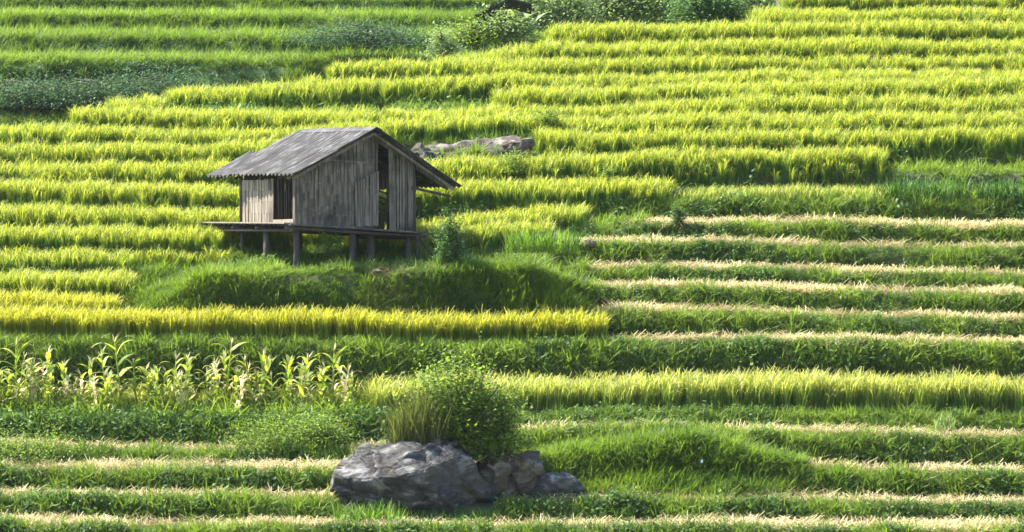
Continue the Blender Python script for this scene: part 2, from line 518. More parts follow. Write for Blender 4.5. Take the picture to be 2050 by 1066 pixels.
PROTO = {}
def pcoll(name, makers):
    c = bpy.data.collections.new(name)
    for i, (mk, mat) in enumerate(makers):
        c.objects.link(proto('%s_%02d' % (name, i), *mk, mat))
    PROTO[name] = (c, len(makers))
pcoll('rice_tuft', [(rice_tuft(M['rice']), M['rice']) for _ in range(6)])
pcoll('ripe_rice_tuft', [(rice_tuft(M['rice_gold'], .82, 14, 15), M['rice_gold']) for _ in range(5)])
pcoll('olive_rice_tuft', [(rice_tuft(M['rice_pale'], .75, 8, 13), M['rice_pale']) for _ in range(5)])
pcoll('grass_tuft', [(grass_tuft(), M['grass']) for _ in range(4)] + [(grass_tuft(14, .5, .02, .08, 1.1), M['grass']) for _ in range(2)])
pcoll('long_grass_tuft', [(grass_tuft(26, .62, .018, .14, 1.9), M['grass']) for _ in range(5)])
pcoll('weed_tuft', [(weed_tuft(), M['weed']) for _ in range(4)] + [(weed_tuft(26, .45, .14, .10), M['weed']) for _ in range(2)])
pcoll('stubble_tuft', [(straw_tuft(), M['straw']) for _ in range(4)] )
M['dead'] = leaf_mat('dead_grass', (.10,.08,.04), (.20,.16,.08), trans=.3, tcol=(1,1,.8))
pcoll('dead_grass_tuft', [(grass_tuft(16, .55, .014, .12, 2.2), M['dead']) for _ in range(3)])
pcoll('straw_heap', [(straw_heap(), M['straw']) for _ in range(4)])

def scatter(name, proto_name, pts, scl, tint, label, tilt=.12, cat=None, lean=None, group=None):
    pts = np.asarray(pts, float); n = len(pts)
    if n == 0: return None
    me = bpy.data.meshes.new(name)
    me.vertices.add(n); me.vertices.foreach_set('co', pts.astype(np.float32).ravel())
    rot = np.stack([U(-tilt, tilt, n), U(-tilt, tilt, n), U(0, 2*PI, n)], 1)
    if lean is not None: rot[:, 0] += lean; rot[:, 2] = U(-.5, .5, n)
    sc = np.broadcast_to(np.asarray(scl, float).reshape(-1, 1) if np.ndim(scl) else scl, (n, 1)) * np.ones((1, 3))
    sc = sc * np.stack([np.ones(n), np.ones(n), U(.85, 1.15, n)], 1)
    for nm, arr in (('rot', rot), ('scl', sc)):
        a = me.attributes.new(nm, 'FLOAT_VECTOR', 'POINT'); a.data.foreach_set('vector', arr.astype(np.float32).ravel())
    a = me.attributes.new('tint', 'FLOAT', 'POINT'); a.data.foreach_set('value', np.clip(np.broadcast_to(tint, (n,)), 0, 1).astype(np.float32))
    c, cnt = PROTO[proto_name]
    a = me.attributes.new('pick', 'INT', 'POINT'); a.data.foreach_set('value', rng.integers(0, cnt, n).astype(np.int32))
    o = link(name, me)
    ng = bpy.data.node_groups.new('scatter_' + name, 'GeometryNodeTree')
    ng.interface.new_socket('Geometry', in_out='INPUT', socket_type='NodeSocketGeometry')
    ng.interface.new_socket('Geometry', in_out='OUTPUT', socket_type='NodeSocketGeometry')
    gi = ng.nodes.new('NodeGroupInput'); go = ng.nodes.new('NodeGroupOutput')
    ci = ng.nodes.new('GeometryNodeCollectionInfo'); ci.inputs[0].default_value = c
    ci.inputs['Separate Children'].default_value = True; ci.inputs['Reset Children'].default_value = True
    ip = ng.nodes.new('GeometryNodeInstanceOnPoints'); ip.inputs['Pick Instance'].default_value = True
    def na(nm, t):
        q = ng.nodes.new('GeometryNodeInputNamedAttribute'); q.data_type = t; q.inputs[0].default_value = nm
        return q.outputs[0]
    ng.links.new(gi.outputs[0], ip.inputs['Points']); ng.links.new(ci.outputs[0], ip.inputs['Instance'])
    ng.links.new(na('pick', 'INT'), ip.inputs['Instance Index'])
    ng.links.new(na('rot', 'FLOAT_VECTOR'), ip.inputs['Rotation']); ng.links.new(na('scl', 'FLOAT_VECTOR'), ip.inputs['Scale'])
    ng.links.new(ip.outputs[0], go.inputs[0])
    md = o.modifiers.new('scatter', 'NODES'); md.node_group = ng
    tag(o, label, cat, group, 'stuff')
    return o

# ------------------------------------------------------------------ sample the terraces
X0, X1 = -21.0, 21.0
def tread_pts(k, dens, t0=0.0, t1=1.0, u0=-1e9, u1=1e9):
    x = U(X0, X1, int(dens * (X1 - X0) * 2.0 * (t1 - t0)))
    Y, Z, u = edge_yz(k, x)
    if k + 1 < KN:
        Y2, _, _ = edge_yz(k + 1, x); Y2 = Y2 - ERUN[k + 1]
    else: Y2 = Y + 1.4
    t = U(t0, t1, len(x))
    keep = U(0, 1, len(x)) < (Y2 - Y) / 2.0
    y = Y + t * (Y2 - Y)
    u = uo(x, y)
    keep &= (u > u0) & (u < u1)
    us = EDGES[k][3]
    if us is not None: keep &= u > us + 2
    x, y, u, t = x[keep], y[keep], u[keep], t[keep]
    return x, y, height(x, y), u, t
def riser_pts(k, dens, u0=-1e9, u1=1e9):
    x = U(X0, X1, int(dens * (X1 - X0)))
    Y, Z, u = edge_yz(k, x)
    t = U(-.15, 1.15, len(x))
    y = Y - ERUN[k] * (1 - t)
    keep = (u > u0) & (u < u1)
    us = EDGES[k][3]
    if us is not None: keep &= u > us - 60
    x, y, t = x[keep], y[keep], t[keep]
    return x, y, height(x, y), uo(x, y), t
def under_hut(x, y, pad=0.0):
    dx, dy = x - wx(590, 110), y - 110.0; c, s_ = math.cos(R(30)), math.sin(R(30))
    a, b = dx * c + dy * s_, -dx * s_ + dy * c
    return (a > -.5 - pad) & (a < 3.6 + pad) & (b > -.5 - pad) & (b < 3.7 + pad)
def on_mound(x, y): return (mound(x, y)[0] > .04) | under_hut(x, y)
BOULDER = (wx(835, 98.3), 98.05)
def near_boulder(x, y):
    return (((x - BOULDER[0]) / 1.95) ** 2 + ((y - BOULDER[1]) / 1.2) ** 2 < 1) | (((x - wx(1060, 98.7)) / .8) ** 2 + ((y - 98.7) / .6) ** 2 < 1)
def outcrop(x, y): 
    return (abs(x - wx(935, 120)) < 2.0) & (abs(y - 120.1) < 1.1)
S = lambda *a: np.stack(a, 1)

RICE = []     # (terraces, density, u0, u1, name label)
def rice_tint(x, y, k, base):
    return base + 1.1 * (fbm(x * .16, y * .7 + k * .6, 61) - .5) + .35 * (vnoise(x * 1.2, y * 1.5, 62) - .5) + U(-.12, .12, len(x))
def plant_rice(name, label, spec, dens, base, proto_name='rice_tuft', hs=1.0):
    P, T, C = [], [], []
    for k, u0, u1, t0 in spec:
        x, y, z, u, t = tread_pts(k, dens, t0 if k < 10 else -.28, .97, u0, u1)
        rag = 25 * (vnoise(y * 3, k * 7.0, 71) - .5)
        ok = (~on_mound(x, y) if k != 9 else mound(x, y)[0] < .35) & ~near_boulder(x, y) & ~outcrop(x, y) & (u < u1 - 12 + rag)
        x, y, z, t = x[ok], y[ok], z[ok], t[ok]
        sc = hs * (.86 + .24 * fbm(x * .8, y * .8, 64) ) * U(.86, 1.06, len(x))
        P.append(S(x, y, z - .02)); C.append(sc); T.append(rice_tint(x, y, k, base))
    return scatter(name, proto_name, np.concatenate(P), np.concatenate(C), np.concatenate(T), label)

INF = 1e9
plant_rice('rice', 'golden ripe rice strip right in front of the grassy knoll under the hut',
           [(9, -INF, 1215, .12), (10, -INF, 235, .0)], 60, .7, 'ripe_rice_tuft', 1.04)
plant_rice('rice', 'yellow green rice terraces left of the hut knoll',
           [(11, -INF, 700, 0), (12, -INF, 700, 0), (13, -INF, 760, 0), (14, -INF, 760, 0), (15, -INF, 760, 0)], 50, .3)
plant_rice('rice', 'rice behind and right of the hut above the stubble terraces',
           [(12, 700, 1120, 0), (13, 760, 1110, 0), (14, 760, 1180, 0), (15, 760, 1360, 0), (16, 700, 1790, 0)], 50, .22)
plant_rice('rice', 'bright rice terraces on the left slope up to the edge of the spur',
           [(16, -INF, 700, 0), (17, -INF, 760, 0), (18, -INF, 760, 0), (19, -INF, 760, 0), (20, -INF, 330, 0), (21, 330, 760, 0), (22, -INF, 860, 0)], 50, .32)
plant_rice('rice', 'rows of ripening rice covering the upper right slope',
           [(17, 1060, INF, 0), (18, 760, INF, 0), (19, 760, INF, 0), (20, 990, INF, 0), (21, 760, INF, 0), (22, 860, INF, 0), (23, 900, INF, 0),
            (24, 1090, INF, 0), (25, 1400, INF, 0), (26, 1400, INF, 0), (27, 1400, INF, 0), (28, 1400, INF, 0), (29, 1400, INF, 0)], 50, .26)
plant_rice('rice', 'olive rice terrace right of the bush on the boulder',
           [(8, 740, INF, .0)], 60, .5, 'olive_rice_tuft', 1.3)
plant_rice('rice', 'shorter mottled rice just above the fallow bank, left of the drooping grass clumps',
           [(15, 1360, 1800, .0)], 42, .5, 'olive_rice_tuft', .68)
plant_rice('rice', 'small patch of yellow rice behind the corn at the far left',
           [(8, -INF, 130, .45)], 30, .75, 'rice_tuft', .95)

# stubble and straw on the harvested treads
P, C, T = [], [], []; PH, CH, TH = [], [], []
STUB = [(0,-INF,INF),(1,-INF,INF),(2,-INF,INF),(3,-INF,INF),(4,-INF,INF),(5,-INF,INF),(6,-INF,INF),(7,-INF,INF),
        (9,1205,INF),(10,1205,INF),(11,1165,INF),(12,1125,INF),(13,1120,INF),(14,1270,INF)]
for k, u0, u1 in STUB:
    x, y, z, u, t = tread_pts(k, 34, -.05, 1, u0, u1)
    ok = ~on_mound(x, y) & ~near_boulder(x, y) & (bump(x, y) < .22)
    x, y, z, t = x[ok], y[ok], z[ok], t[ok]
    P.append(S(x, y, z)); C.append(U(.8, 1.25, len(x))); T.append(.4 + .9 * (fbm(x*.7, y*.9, 81) - .5) + U(-.2, .2, len(x)))
    x, y, z, u, t = tread_pts(k, 46, -.15, .95, u0, u1)
    keep = (fbm(x * .55, k * 9.0 + y * .4, 83) > .5) & ~on_mound(x, y) & ~near_boulder(x, y) & (bump(x, y) < .22)
    if k in (6, 7): keep &= U(0, 1, len(x)) < .55
    x, y, z = x[keep], y[keep], z[keep]
    PH.append(S(x, y, z)); CH.append(U(.6, 1.25, len(x))); TH.append(U(.4, 1, len(x)))
scatter('rice_stubble', 'stubble_tuft', np.concatenate(P), np.concatenate(C), np.concatenate(T), 'cut rice stubble in rows on the harvested terraces')
scatter('straw', 'straw_heap', np.concatenate(PH), np.concatenate(CH), np.concatenate(TH), 'pale loose straw left lying along the harvested terraces')

# green regrowth among the stubble
P, C, T = [], [], []
for k, u0, u1 in STUB:
    x, y, z, u, t = tread_pts(k, 14, 0, 1, u0, u1)
    w = fbm(x * .4, y * .5 + k, 85)
    left = (u < 700) & (k in (6, 7))
    keep = ((w > .49) | left) & ~on_mound(x, y) & ~near_boulder(x, y)
    x, y, z, w = x[keep], y[keep], z[keep], w[keep]
    P.append(S(x, y, z)); C.append(U(.45, .8, len(x))); T.append(.75 + .5 * (w - .5) + U(-.3, .3, len(x)))
scatter('grass', 'grass_tuft', np.concatenate(P), np.concatenate(C), np.concatenate(T), 'short bright regrowth between the cut rice stalks')

# banks: grass and weeds on every riser below and beside
PG, CG, TG = [], [], []; PW, CW, TW = [], [], []
for k in range(1, KN):
    hid = k >= 16
    x, y, z, u, t = riser_pts(k, (80 + 80 * ERUN[k] + (60 if k in (8, 9) else 0)) if not hid else 34)
    ok = ~near_boulder(x, y)
    x, y, z, u, t = x[ok], y[ok], z[ok], u[ok], t[ok]
    w = fbm(x * .5, k * 4.4, 91)
    isw = U(0, 1, len(x)) < sstep(.42, .65, w) * .8
    sc = U(.5, 1.2, len(x)) * (.75 + .6 * vnoise(x * 1.3, k * 6.6, 93)) * (.8 if 9 < k < 15 else 1.05) * np.where(t > .7, .5, np.where(t > .45, .8, 1)) * np.where((k == 8) & (u > 740), .75, 1)
    ti = (.5 if k >= 10 else .42) + .4 * t + .9 * (fbm(x * .9, k * 3. + y, 92) - .5) + U(-.25, .25, len(x))
    a = ~isw
    PG.append(S(x, y, z)[a]); CG.append(sc[a]); TG.append(ti[a])
    PW.append(S(x, y, z)[isw]); CW.append(sc[isw]); TW.append(ti[isw])
scatter('grass', 'grass_tuft', np.concatenate(PG), np.concatenate(CG), np.concatenate(TG), 'green grass growing on the steep banks between terraces', lean=.4, tilt=.35)
scatter('weeds', 'weed_tuft', np.concatenate(PW), np.concatenate(CW), np.concatenate(TW), 'dark broad leaved weeds on the terrace banks', tilt=.3)

P, C, T = [], [], []
for k in list(range(1, 16)):
    x, y, z, u, t = riser_pts(k, 34); w = fbm(x * .8, k * 8.8, 191)
    ok = ~near_boulder(x, y) & (w > .48) & (t < .55); x, y, z, t, w = x[ok], y[ok], z[ok], t[ok], w[ok]
    P.append(S(x, y, z)); C.append(U(.5, .95, len(x)) * (.6 + .8 * w)); T.append(.5 + .5 * t + U(-.35, .35, len(x)))
scatter('grass', 'long_grass_tuft', np.concatenate(P), np.concatenate(C), np.concatenate(T), 'longer ragged grass clumps overhanging the terrace banks', lean=.3, tilt=.35)
# knoll grass
n = 15000
x = U(-12.2, 4.0, n); y = np.where(U(0,1,n) < .5, U(107.4, 109.2, n), U(107.4, 114.5, n))
m, _ = mound(x, y); ok = m > .05
x, y = x[ok], y[ok]; z = height(x, y)
bare = (fbm(x * .8, y * .8, 95) > .66) & (y > 109.2)
x, y, z = x[~bare], y[~bare], z[~bare]
u = uo(x, y)
tall = .55 + .35 * fbm(x * .5, y * .5, 96) + .25 * sstep(960, 1060, u) + .15 * (1 - sstep(420, 520, u))
under = ((u > 490) & (u < 870) & (y > 108.45)) | under_hut(x, y, .2)
scatter('grass', 'long_grass_tuft', S(x, y, z), tall * np.where(under, .42, .85) * U(.45, 1.3, len(x)) * (.65 + .8 * vnoise(x * 2.2, y * 2.2, 197)), .45 + 1.2 * (fbm(x*.9, y*.9, 97) - .5) + U(-.2,.2,len(x)),
        'long green grass covering the knoll the hut stands on', tilt=.25)
n = 90
x = U(wx(740, 108), wx(900, 108), n); y = U(107.8, 108.7, n)
scatter('dead_grass', 'dead_grass_tuft', S(x, y, height(x, y) + .02), U(.6, 1.1, n), U(0, 1, n), 'brown dead grass hanging on the shaded face of the knoll below the doorway', lean=.5, tilt=.4)
# low grass on the bare ground behind and under the hut floor
x = U(-9, 1, 1800); y = U(109.5, 115.2, 1800); ok = under_hut(x, y); x, y = x[ok], y[ok]
scatter('grass', 'grass_tuft', S(x, y, height(x, y)), U(.35, .7, len(x)), U(.1, .6, len(x)), 'short sparse grass in the shade under the hut floor')
n = 700
x = np.where(U(0,1,n) < .45, U(wx(250, 108.7), wx(560, 108.7), n), U(wx(850, 108.7), wx(1180, 108.7), n)); y = U(108.2, 109.4, n)
scatter('grass', 'long_grass_tuft', S(x, y, height(x, y)), U(.5, 1.0, n), .8 + U(-.25, .2, n), 'bright seeding grass along the rim of the knoll on both sides of the hut', tilt=.3)
# strip of short grass in front of the golden rice
x, y, z, u, t = tread_pts(9, 60, 0, .2, -INF, 1215)
scatter('grass', 'grass_tuft', S(x, y, z), U(.4, .7, len(x)), .5 + U(-.3, .3, len(x)), 'narrow green grass verge below the golden rice strip')
# hump right of the boulder
cx = wx(1325, 100)
n = 5600
x = U(cx - 4.6, cx + 4.0, n); y = U(97.6, 102.2, n); ok = (bump(x, y) > .12) & ~near_boulder(x, y); x, y = x[ok], y[ok]
scatter('grass', 'long_grass_tuft', S(x, y, height(x, y)), U(.7, 1.15, len(x)) * (.8 + .5 * bump(x, y)), .55 + .7 * (fbm(x*.9, y*.9, 98) - .5) + U(-.2,.2,len(x)),
        'tall fresh green grass heaped over the hump right of the boulder', tilt=.3)
# weeds among the corn and on its bank
P, C, T = [], [], []
x, y, z, u, t = tread_pts(8, 16, 0, 1, -INF, 760)
P.append(S(x, y, z)); C.append(U(.8, 1.5, len(x))); T.append(.9 + .5*(fbm(x*.7, y*.7, 99)-.5) + U(-.3, .3, len(x)))
x, y, z, u, t = riser_pts(8, 130, -INF, 780)
P.append(S(x, y, z)); C.append(U(.7, 1.25, len(x))); T.append(.75 + 1.1*(fbm(x*.7, y*.7, 99)-.5) + U(-.3, .3, len(x)))
scatter('weeds', 'weed_tuft', np.concatenate(P), np.concatenate(C), np.concatenate(T), 'leafy green weeds growing between and below the corn plants', tilt=.3)
x, y, z, u, t = tread_pts(8, 50, .55, 1, -INF, 800)
scatter('grass', 'olive_rice_tuft', S(x, y, z), U(.75, 1.2, len(x)), .6 + U(-.3, .3, len(x)), 'pale seeding grass filling the field behind the corn plants')
x, y, z, u, t = tread_pts(8, 44, 0, 1, -INF, 760)
scatter('grass', 'long_grass_tuft', S(x, y, z), U(.7, 1.7, len(x)), .85 + U(-.3, .3, len(x)), 'wispy long grass standing among the corn plants', tilt=.2)
# grassy treads: right of the rice edge (15, 16), the weedy strip (20), transition patches
P, C, T = [], [], []
for k, u0, u1, d in ((15,1345,INF,34),(16,1780,INF,26),(14,1170,1300,26),(13,1090,1170,22),(12,1100,1160,22),(11,1140,1200,20),(20,330,1000,26),(17,760,1070,26),(16,800,1090,14)):
    x, y, z, u, t = tread_pts(k, d, 0, 1, u0, u1); ok = ~on_mound(x, y) & ~outcrop(x, y); x, y, z, u = x[ok], y[ok], z[ok], u[ok]
    P.append(S(x, y, z)); C.append(U(.7, 1.3, len(x))); T.append(.75 + .5*(fbm(x*.5, y*.6+k, 101)-.5) + U(-.25, .25, len(x)))
scatter('grass', 'grass_tuft', np.concatenate(P), np.concatenate(C), np.concatenate(T), 'pale rough grass on the fallow treads between rice and stubble', tilt=.25)
P, C, T = [], [], []
for k, u0, u1, d in ((20,330,1000,22),(16,-INF,370,16),(17,800,1060,10),(18,760,1060,4),(15,1345,1500,10),(14,1170,1280,14)):
    x, y, z, u, t = tread_pts(k, d, 0, .7, u0, u1); ok = ~on_mound(x, y) & ~outcrop(x, y) & (fbm(x*.5, y*.5, 103) > .42); x, y, z = x[ok], y[ok], z[ok]
    P.append(S(x, y, z)); C.append(U(.8, 1.4, len(x))); T.append(.6 + U(-.35, .35, len(x)))
scatter('weeds', 'weed_tuft', np.concatenate(P), np.concatenate(C), np.concatenate(T), 'clumped bushy weeds along the field edges behind the hut', tilt=.25)

# far hillside cover
P, C, T = [], [], []; PW, CW, TW = [], [], []
for k in range(0, 8):
    x = U(-36, 22, 4200); Ys, Zs = far_edges(x)
    y = Ys[k] + U(0, 1, len(x)) * (Ys[k+1] - FAR[k+1][1] - Ys[k])
    P.append(S(x, y, far_height(x, y))); C.append(U(.9, 1.5, len(x))); T.append(.72 + .5*(fbm(x*.12, y*.3+k*3, 111)-.5) + U(-.2,.2,len(x)))
    x = U(-36, 22, 1500); Ys, Zs = far_edges(x)
    t = U(-.2, 1.05, len(x)); y = Ys[k] - FAR[k][1]*(1-t)
    z = far_height(x, y); w = fbm(x*.18, k*5.5, 113)
    dark = (w > .5) & (t < .75)
    P.append(S(x, y, z)[~dark]); C.append(U(.9,1.5,int((~dark).sum()))); T.append(.45 + U(-.25,.25,int((~dark).sum())))
    PW.append(S(x, y, z)[dark]); CW.append(U(.9,1.5,int(dark.sum()))); TW.append(.2 + U(-.2,.25,int(dark.sum())))
x = U(-36, -14, 3200); Ys, Zs = far_edges(x); y = Ys[2] - 1.6 + U(-1.2, 1.2, len(x))
PW.append(S(x, y, far_height(x, y))); CW.append(U(1.1, 1.9, len(x))); TW.append(.1 + U(-.1, .25, len(x)))
x = U(-42, 14, 5200); y = U(141, 163, 5200); zn = height(x, y); zf = far_height(x, y)
ok = (zn < 12.6) & (y < 161 + 0 * x); z = np.where((y < 146) & (zn > zf), zn, zf)
P.append(S(x, y, z)[ok]); C.append(U(1.0, 1.6, int(ok.sum()))); T.append(U(.2, .7, int(ok.sum())))
scatter('grass', 'long_grass_tuft', np.concatenate(P), np.concatenate(C), np.concatenate(T), 'green grass and young rice on the far left terraces', tilt=.2)
scatter('weeds', 'weed_tuft', np.concatenate(PW), np.concatenate(CW), np.concatenate(TW), 'dark scrub along the banks of the far left terraces', tilt=.2)

#@@OBJECTS
# ------------------------------------------------------------------ the hut on stilts
HX, HY = float(wx(HUT_U, HUT_Y)), HUT_Y
HR = R(30)
hut = empty('stilt_hut', (HX, HY, DECK_Z), HR)
tag(hut, 'weathered bamboo field hut on stilts with grey corrugated roof, standing on the grassy knoll', 'hut')
SA, SB = -.088, -.055                         # the old frame has sagged to the right and to the back
def H(a, b, h): return Vector((a, b, h + SA * a + SB * b))
def hut_xy(a, b): return HX + a*math.cos(HR) - b*math.sin(HR), HY + a*math.sin(HR) + b*math.cos(HR)
def ground_h(a, b):
    x, y = hut_xy(a, b)
    return float(height(np.array([x]), np.array([y]))[0]) - DECK_Z
W_, L_ = 3.52, 3.12
RA, RH, EL, ER, EH = 2.16, 2.60, -.30, 4.68, 1.27     # ridge place and height, eaves
def roof_h(a):
    return RH - (RH - EH) * ((RA - a) / (RA - EL) if a < RA else (a - RA) / (ER - RA))
rnd = random.Random(5)
def part(mb, name, mat, label=None, parent=hut, sm=False):
    o = mb.build(name, mat, parent, sm)
    if label: o['label'] = label
    return o
# deck: split poles laid side by side, a pale board walk along the left side
mb = MB()
b = -.22
while b < 4.95:
    w = rnd.uniform(.07, .13)
    a0 = -.30 + rnd.uniform(-.05, .05); a1 = W_ + rnd.choice([.05, .1, .16, .30]) + rnd.uniform(-.03, .05)
    if b > 3.2: a1 = 1.6 + rnd.uniform(-.3, .3)
    mb.beam(H(a0, b, -.02 + rnd.uniform(-.008, .008)), H(a1, b + rnd.uniform(-.02, .02), -.02 + rnd.uniform(-.008, .008)), w * .95, .035, side=(0, 1, 0))
    b += w
deck = part(mb, 'deck', M['dark_wood'])
mb = MB()
for a in (-.34, -.23, -.13):
    mb.beam(H(a, -.12 + rnd.uniform(-.05, .1), .022), H(a + rnd.uniform(-.02, .02), 5.05 + rnd.uniform(-.2, .05), .026), .10, .03, side=(1, 0, 0))
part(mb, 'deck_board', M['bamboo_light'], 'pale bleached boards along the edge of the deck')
mb = MB()
mb.beam(H(.1, -.26, -.012), H(1.5, -.25, .0), .07, .03, side=(0, 1, 0)); mb.beam(H(1.2, -.30, .01), H(2.6, -.27, -.03), .06, .03, side=(0, 1, 0))
mb.beam(H(2.3, -.28, .0), H(3.95, -.30, -.02), .05, .03, side=(0, 1, 0))
part(mb, 'deck_edge_board', M['bamboo'])
for b, nm in ((-.12, 0), (1.6, 0), (3.0, 0)):
    mb = MB(); mb.tube([H(-.34, b, -.10), H(W_ / 2, b, -.11), H(W_ + .30, b, -.10)], .048, 8)
    part(mb, 'joist', M['dark_wood'], sm=True)
for a in (-.22, W_ - .05):
    mb = MB(); mb.tube([H(a, -.3, -.17), H(a, 4.95 if a < 1 else 3.2, -.17)], .045, 8)
    part(mb, 'bearer', M['dark_wood'], sm=True)
# stilts
def stilt(a, b, r, top=-.12, lean=(0, 0)):
    g0 = ground_h(a, b)
    mb = MB(); t = H(a, b, top)
    q = Vector((a + lean[0], b + lean[1], g0 - .2))
    mid = (t + q) / 2 + Vector((rnd.uniform(-.015, .015), rnd.uniform(-.015, .015), 0))
    mb.tube([q, mid, t], [r * .9, r * .82, r * .8], 9)
    part(mb, 'stilt', M['dark_wood'], sm=True)
for a, b, r in ((.02, -.02, .095), (-.08, 1.50, .115), (1.68, 0, .10), (W_ - .13, .05, .10), (2.42, .35, .13), (2.62, 1.6, .07), (0, 3.1, .06), (-.1, 4.4, .035),
                (3.4, 3.0, .07), (1.7, 3.05, .07), (3.62, -.02, .045)):
    stilt(a, b, r)
mb = MB(); g0 = ground_h(4.05, -.1)
mb.beam(H(3.62, -.12, -.12), Vector((4.12, -.2, g0 + .12)), .055, .055); part(mb, 'brace', M['dark_wood'])
mb = MB(); mb.tube([H(-.2, 4.85, -.12), H(-.2, 4.85, -.33)], .05, 7); part(mb, 'peg', M['dark_wood'])
# walls of split bamboo, strip by strip
def strips(p_of, n, h0_of, h1_of, w, mb, segs=4, skip=None, jit=.012, gap=.94):
    for i in range(n):
        if skip and skip(i): continue
        h0 = h0_of(i) + rnd.uniform(-.02, .02); h1 = h1_of(i)
        tl = rnd.uniform(-.008, .008); of = rnd.uniform(-jit, jit)
        c0, sd, nrm = p_of(i)
        pts = [h0 + (h1 - h0) * j / segs for j in range(segs + 1)]
        for j in range(segs):
            o0 = of + rnd.uniform(-.004, .004)
            A = c0 + sd * tl * j + nrm * o0; B = c0 + sd * tl * (j + 1) + nrm * o0
            pa = Vector((A.x, A.y, 0)); pb = Vector((B.x, B.y, 0)); dz = rnd.uniform(-.02, .02)
            za = H(pa.x, pa.y, pts[j] + (0 if j else 0)); zb = H(pb.x, pb.y, pts[j + 1] - .004)
            mb.beam(za, zb, w * gap, .014, side=sd)
AX, AY = Vector((1, 0, 0)), Vector((0, 1, 0))
def gable(a0, a1, b, w, mb, h0=0.0, top=-.06, **k):
    n = max(1, int(round((a1 - a0) / w))); w = (a1 - a0) / n
    strips(lambda i: (Vector((a0 + (i + .5) * w, b, 0)), AX, AY), n, lambda i: h0, lambda i: roof_h(a0 + (i + .5) * w) + top + rnd.uniform(-.03, .0), w, mb, **k)
def side(b0, b1, a, w, mb, h0=0.0, h1=1.28, **k):
    n = max(1, int(round((b1 - b0) / w))); w = (b1 - b0) / n
    strips(lambda i: (Vector((a, b0 + (i + .5) * w, 0)), AY, AX), n, lambda i: h0, lambda i: h1 + rnd.uniform(-.03, .0), w, mb, **k)
mb = MB(); gable(.06, 2.36, 0, .062, mb, segs=7, gap=1.12, jit=.006); gable(.04, 2.36, .022, .08, mb, segs=3, gap=1.1, jit=.003)
gw = part(mb, 'gable_wall', M['bamboo'])
mb = MB()
for h, a1 in ((.42, 2.3), (1.12, 2.35), (1.75, 2.32)):
    a0 = .1 if h < 1.2 else RA - (RA - EL) * (RH - h - .12) / (RH - EH)
    mb.beam(H(max(a0, .1), -.022, h), H(a1, -.024, h - .02), .035, .012, side=(0, 0, 1))
part(mb, 'batten', M['bamboo'])
mb = MB()                                     # mat leaning over the door edge
strips(lambda i: (Vector((1.78 + i * .062, -.05 - .012 * i, 0)), AX, AY), 10, lambda i: .04 + .006 * i, lambda i: 1.22 + .035 * i, .062, mb, segs=5)
part(mb, 'door_mat', M['bamboo_mid'], 'loose woven bamboo mat leaning beside the doorway')
mb = MB(); mb.beam(H(2.34, -.035, .0), H(2.40, -.03, 2.33), .06, .05, side=(1, 0, 0)); part(mb, 'door_post', M['dark_wood'])
mb = MB(); mb.beam(H(2.83, -.03, .0), H(2.80, -.03, 2.2), .12, .035, side=(1, 0, 0)); part(mb, 'door_post', M['bamboo'])
mb = MB()                                     # right boards, some gaps
for a, w, h0, t in ((2.92, .10, 0, .0), (3.03, .07, 0, .0), (3.12, .05, 0, -.05), (3.20, .07, 0, 0), (3.29, .05, 0, -.03), (3.42, .16, 0, 0)):
    mb.beam(H(a, -.01 + rnd.uniform(-.01, .01), h0), H(a + rnd.uniform(-.02, .02), 0, roof_h(a) - .07 + t), w, .02, side=(1, 0, 0))
part(mb, 'wall_board', M['bamboo'])
# the slatted back wall that lets light through
mb = MB()
gable(.05, 1.9, L_, .1, mb, segs=3); gable(2.0, W_, L_, .115, mb, segs=3, gap=.84)
part(mb, 'back_wall', M['bamboo'])
mb = MB(); side(0.05, 1.50, W_, .10, mb, h1=1.62, segs=3, gap=.98); side(1.95, L_ - .05, W_, .10, mb, h1=1.62, segs=3, gap=.98)
side(1.50, 1.95, W_, .09, mb, h0=1.12, h1=1.62, segs=2, gap=.98); side(1.66, 1.95, W_, .1, mb, h0=0, h1=.5, segs=2, gap=.9)
for h in (.25, .52, .70, .84, 1.0): mb.beam(H(W_ + .01, 1.45, h), H(W_ + .01, 2.0, h + .1), .05, .015, side=(0, 0, 1))
part(mb, 'right_wall', M['bamboo'])
mb = MB(); side(1.52, L_ + .02, 0, .085, mb, h1=1.20); lw = part(mb, 'left_wall', M['bamboo_light'], 'bamboo side wall coloured paler for the sunlight on it')  # sun on this side is put into the paler bamboo colour
mb = MB(); side(1.20, 1.50, -.02, .15, mb, h1=1.22); part(mb, 'shutter', M['bamboo'])
mb = MB()
for b in (.2, .38, .55, .66, .85, 1.02):
    mb.tube([H(.03, b, .1), H(.03 + rnd.uniform(-.02, .02), b + rnd.uniform(-.04, .04), .65), H(.03, b + rnd.uniform(-.02, .02), 1.2)], .013, 6)
part(mb, 'window_bar', M['dark_wood'], sm=True)
mb = MB(); mb.beam(H(-.02, .02, .10), H(-.02, 1.2, .08), .05, .09, side=(1, 0, 0)); part(mb, 'window_sill', M['bamboo_light'])
mb = MB(); mb.beam(H(0, 0.03, 0), H(0, .03, 1.30), .12, .05, side=(0, 1, 0)); part(mb, 'corner_post', M['bamboo'])
for a, b in ((0, L_ + .03), (W_ + .01, 0), (W_, L_), (RA, L_)):
    mb = MB(); mb.tube([H(a, b, -.1), H(a, b, min(roof_h(a) - .06, 2.5))], .05, 7); part(mb, 'corner_post', M['dark_wood'], sm=True)
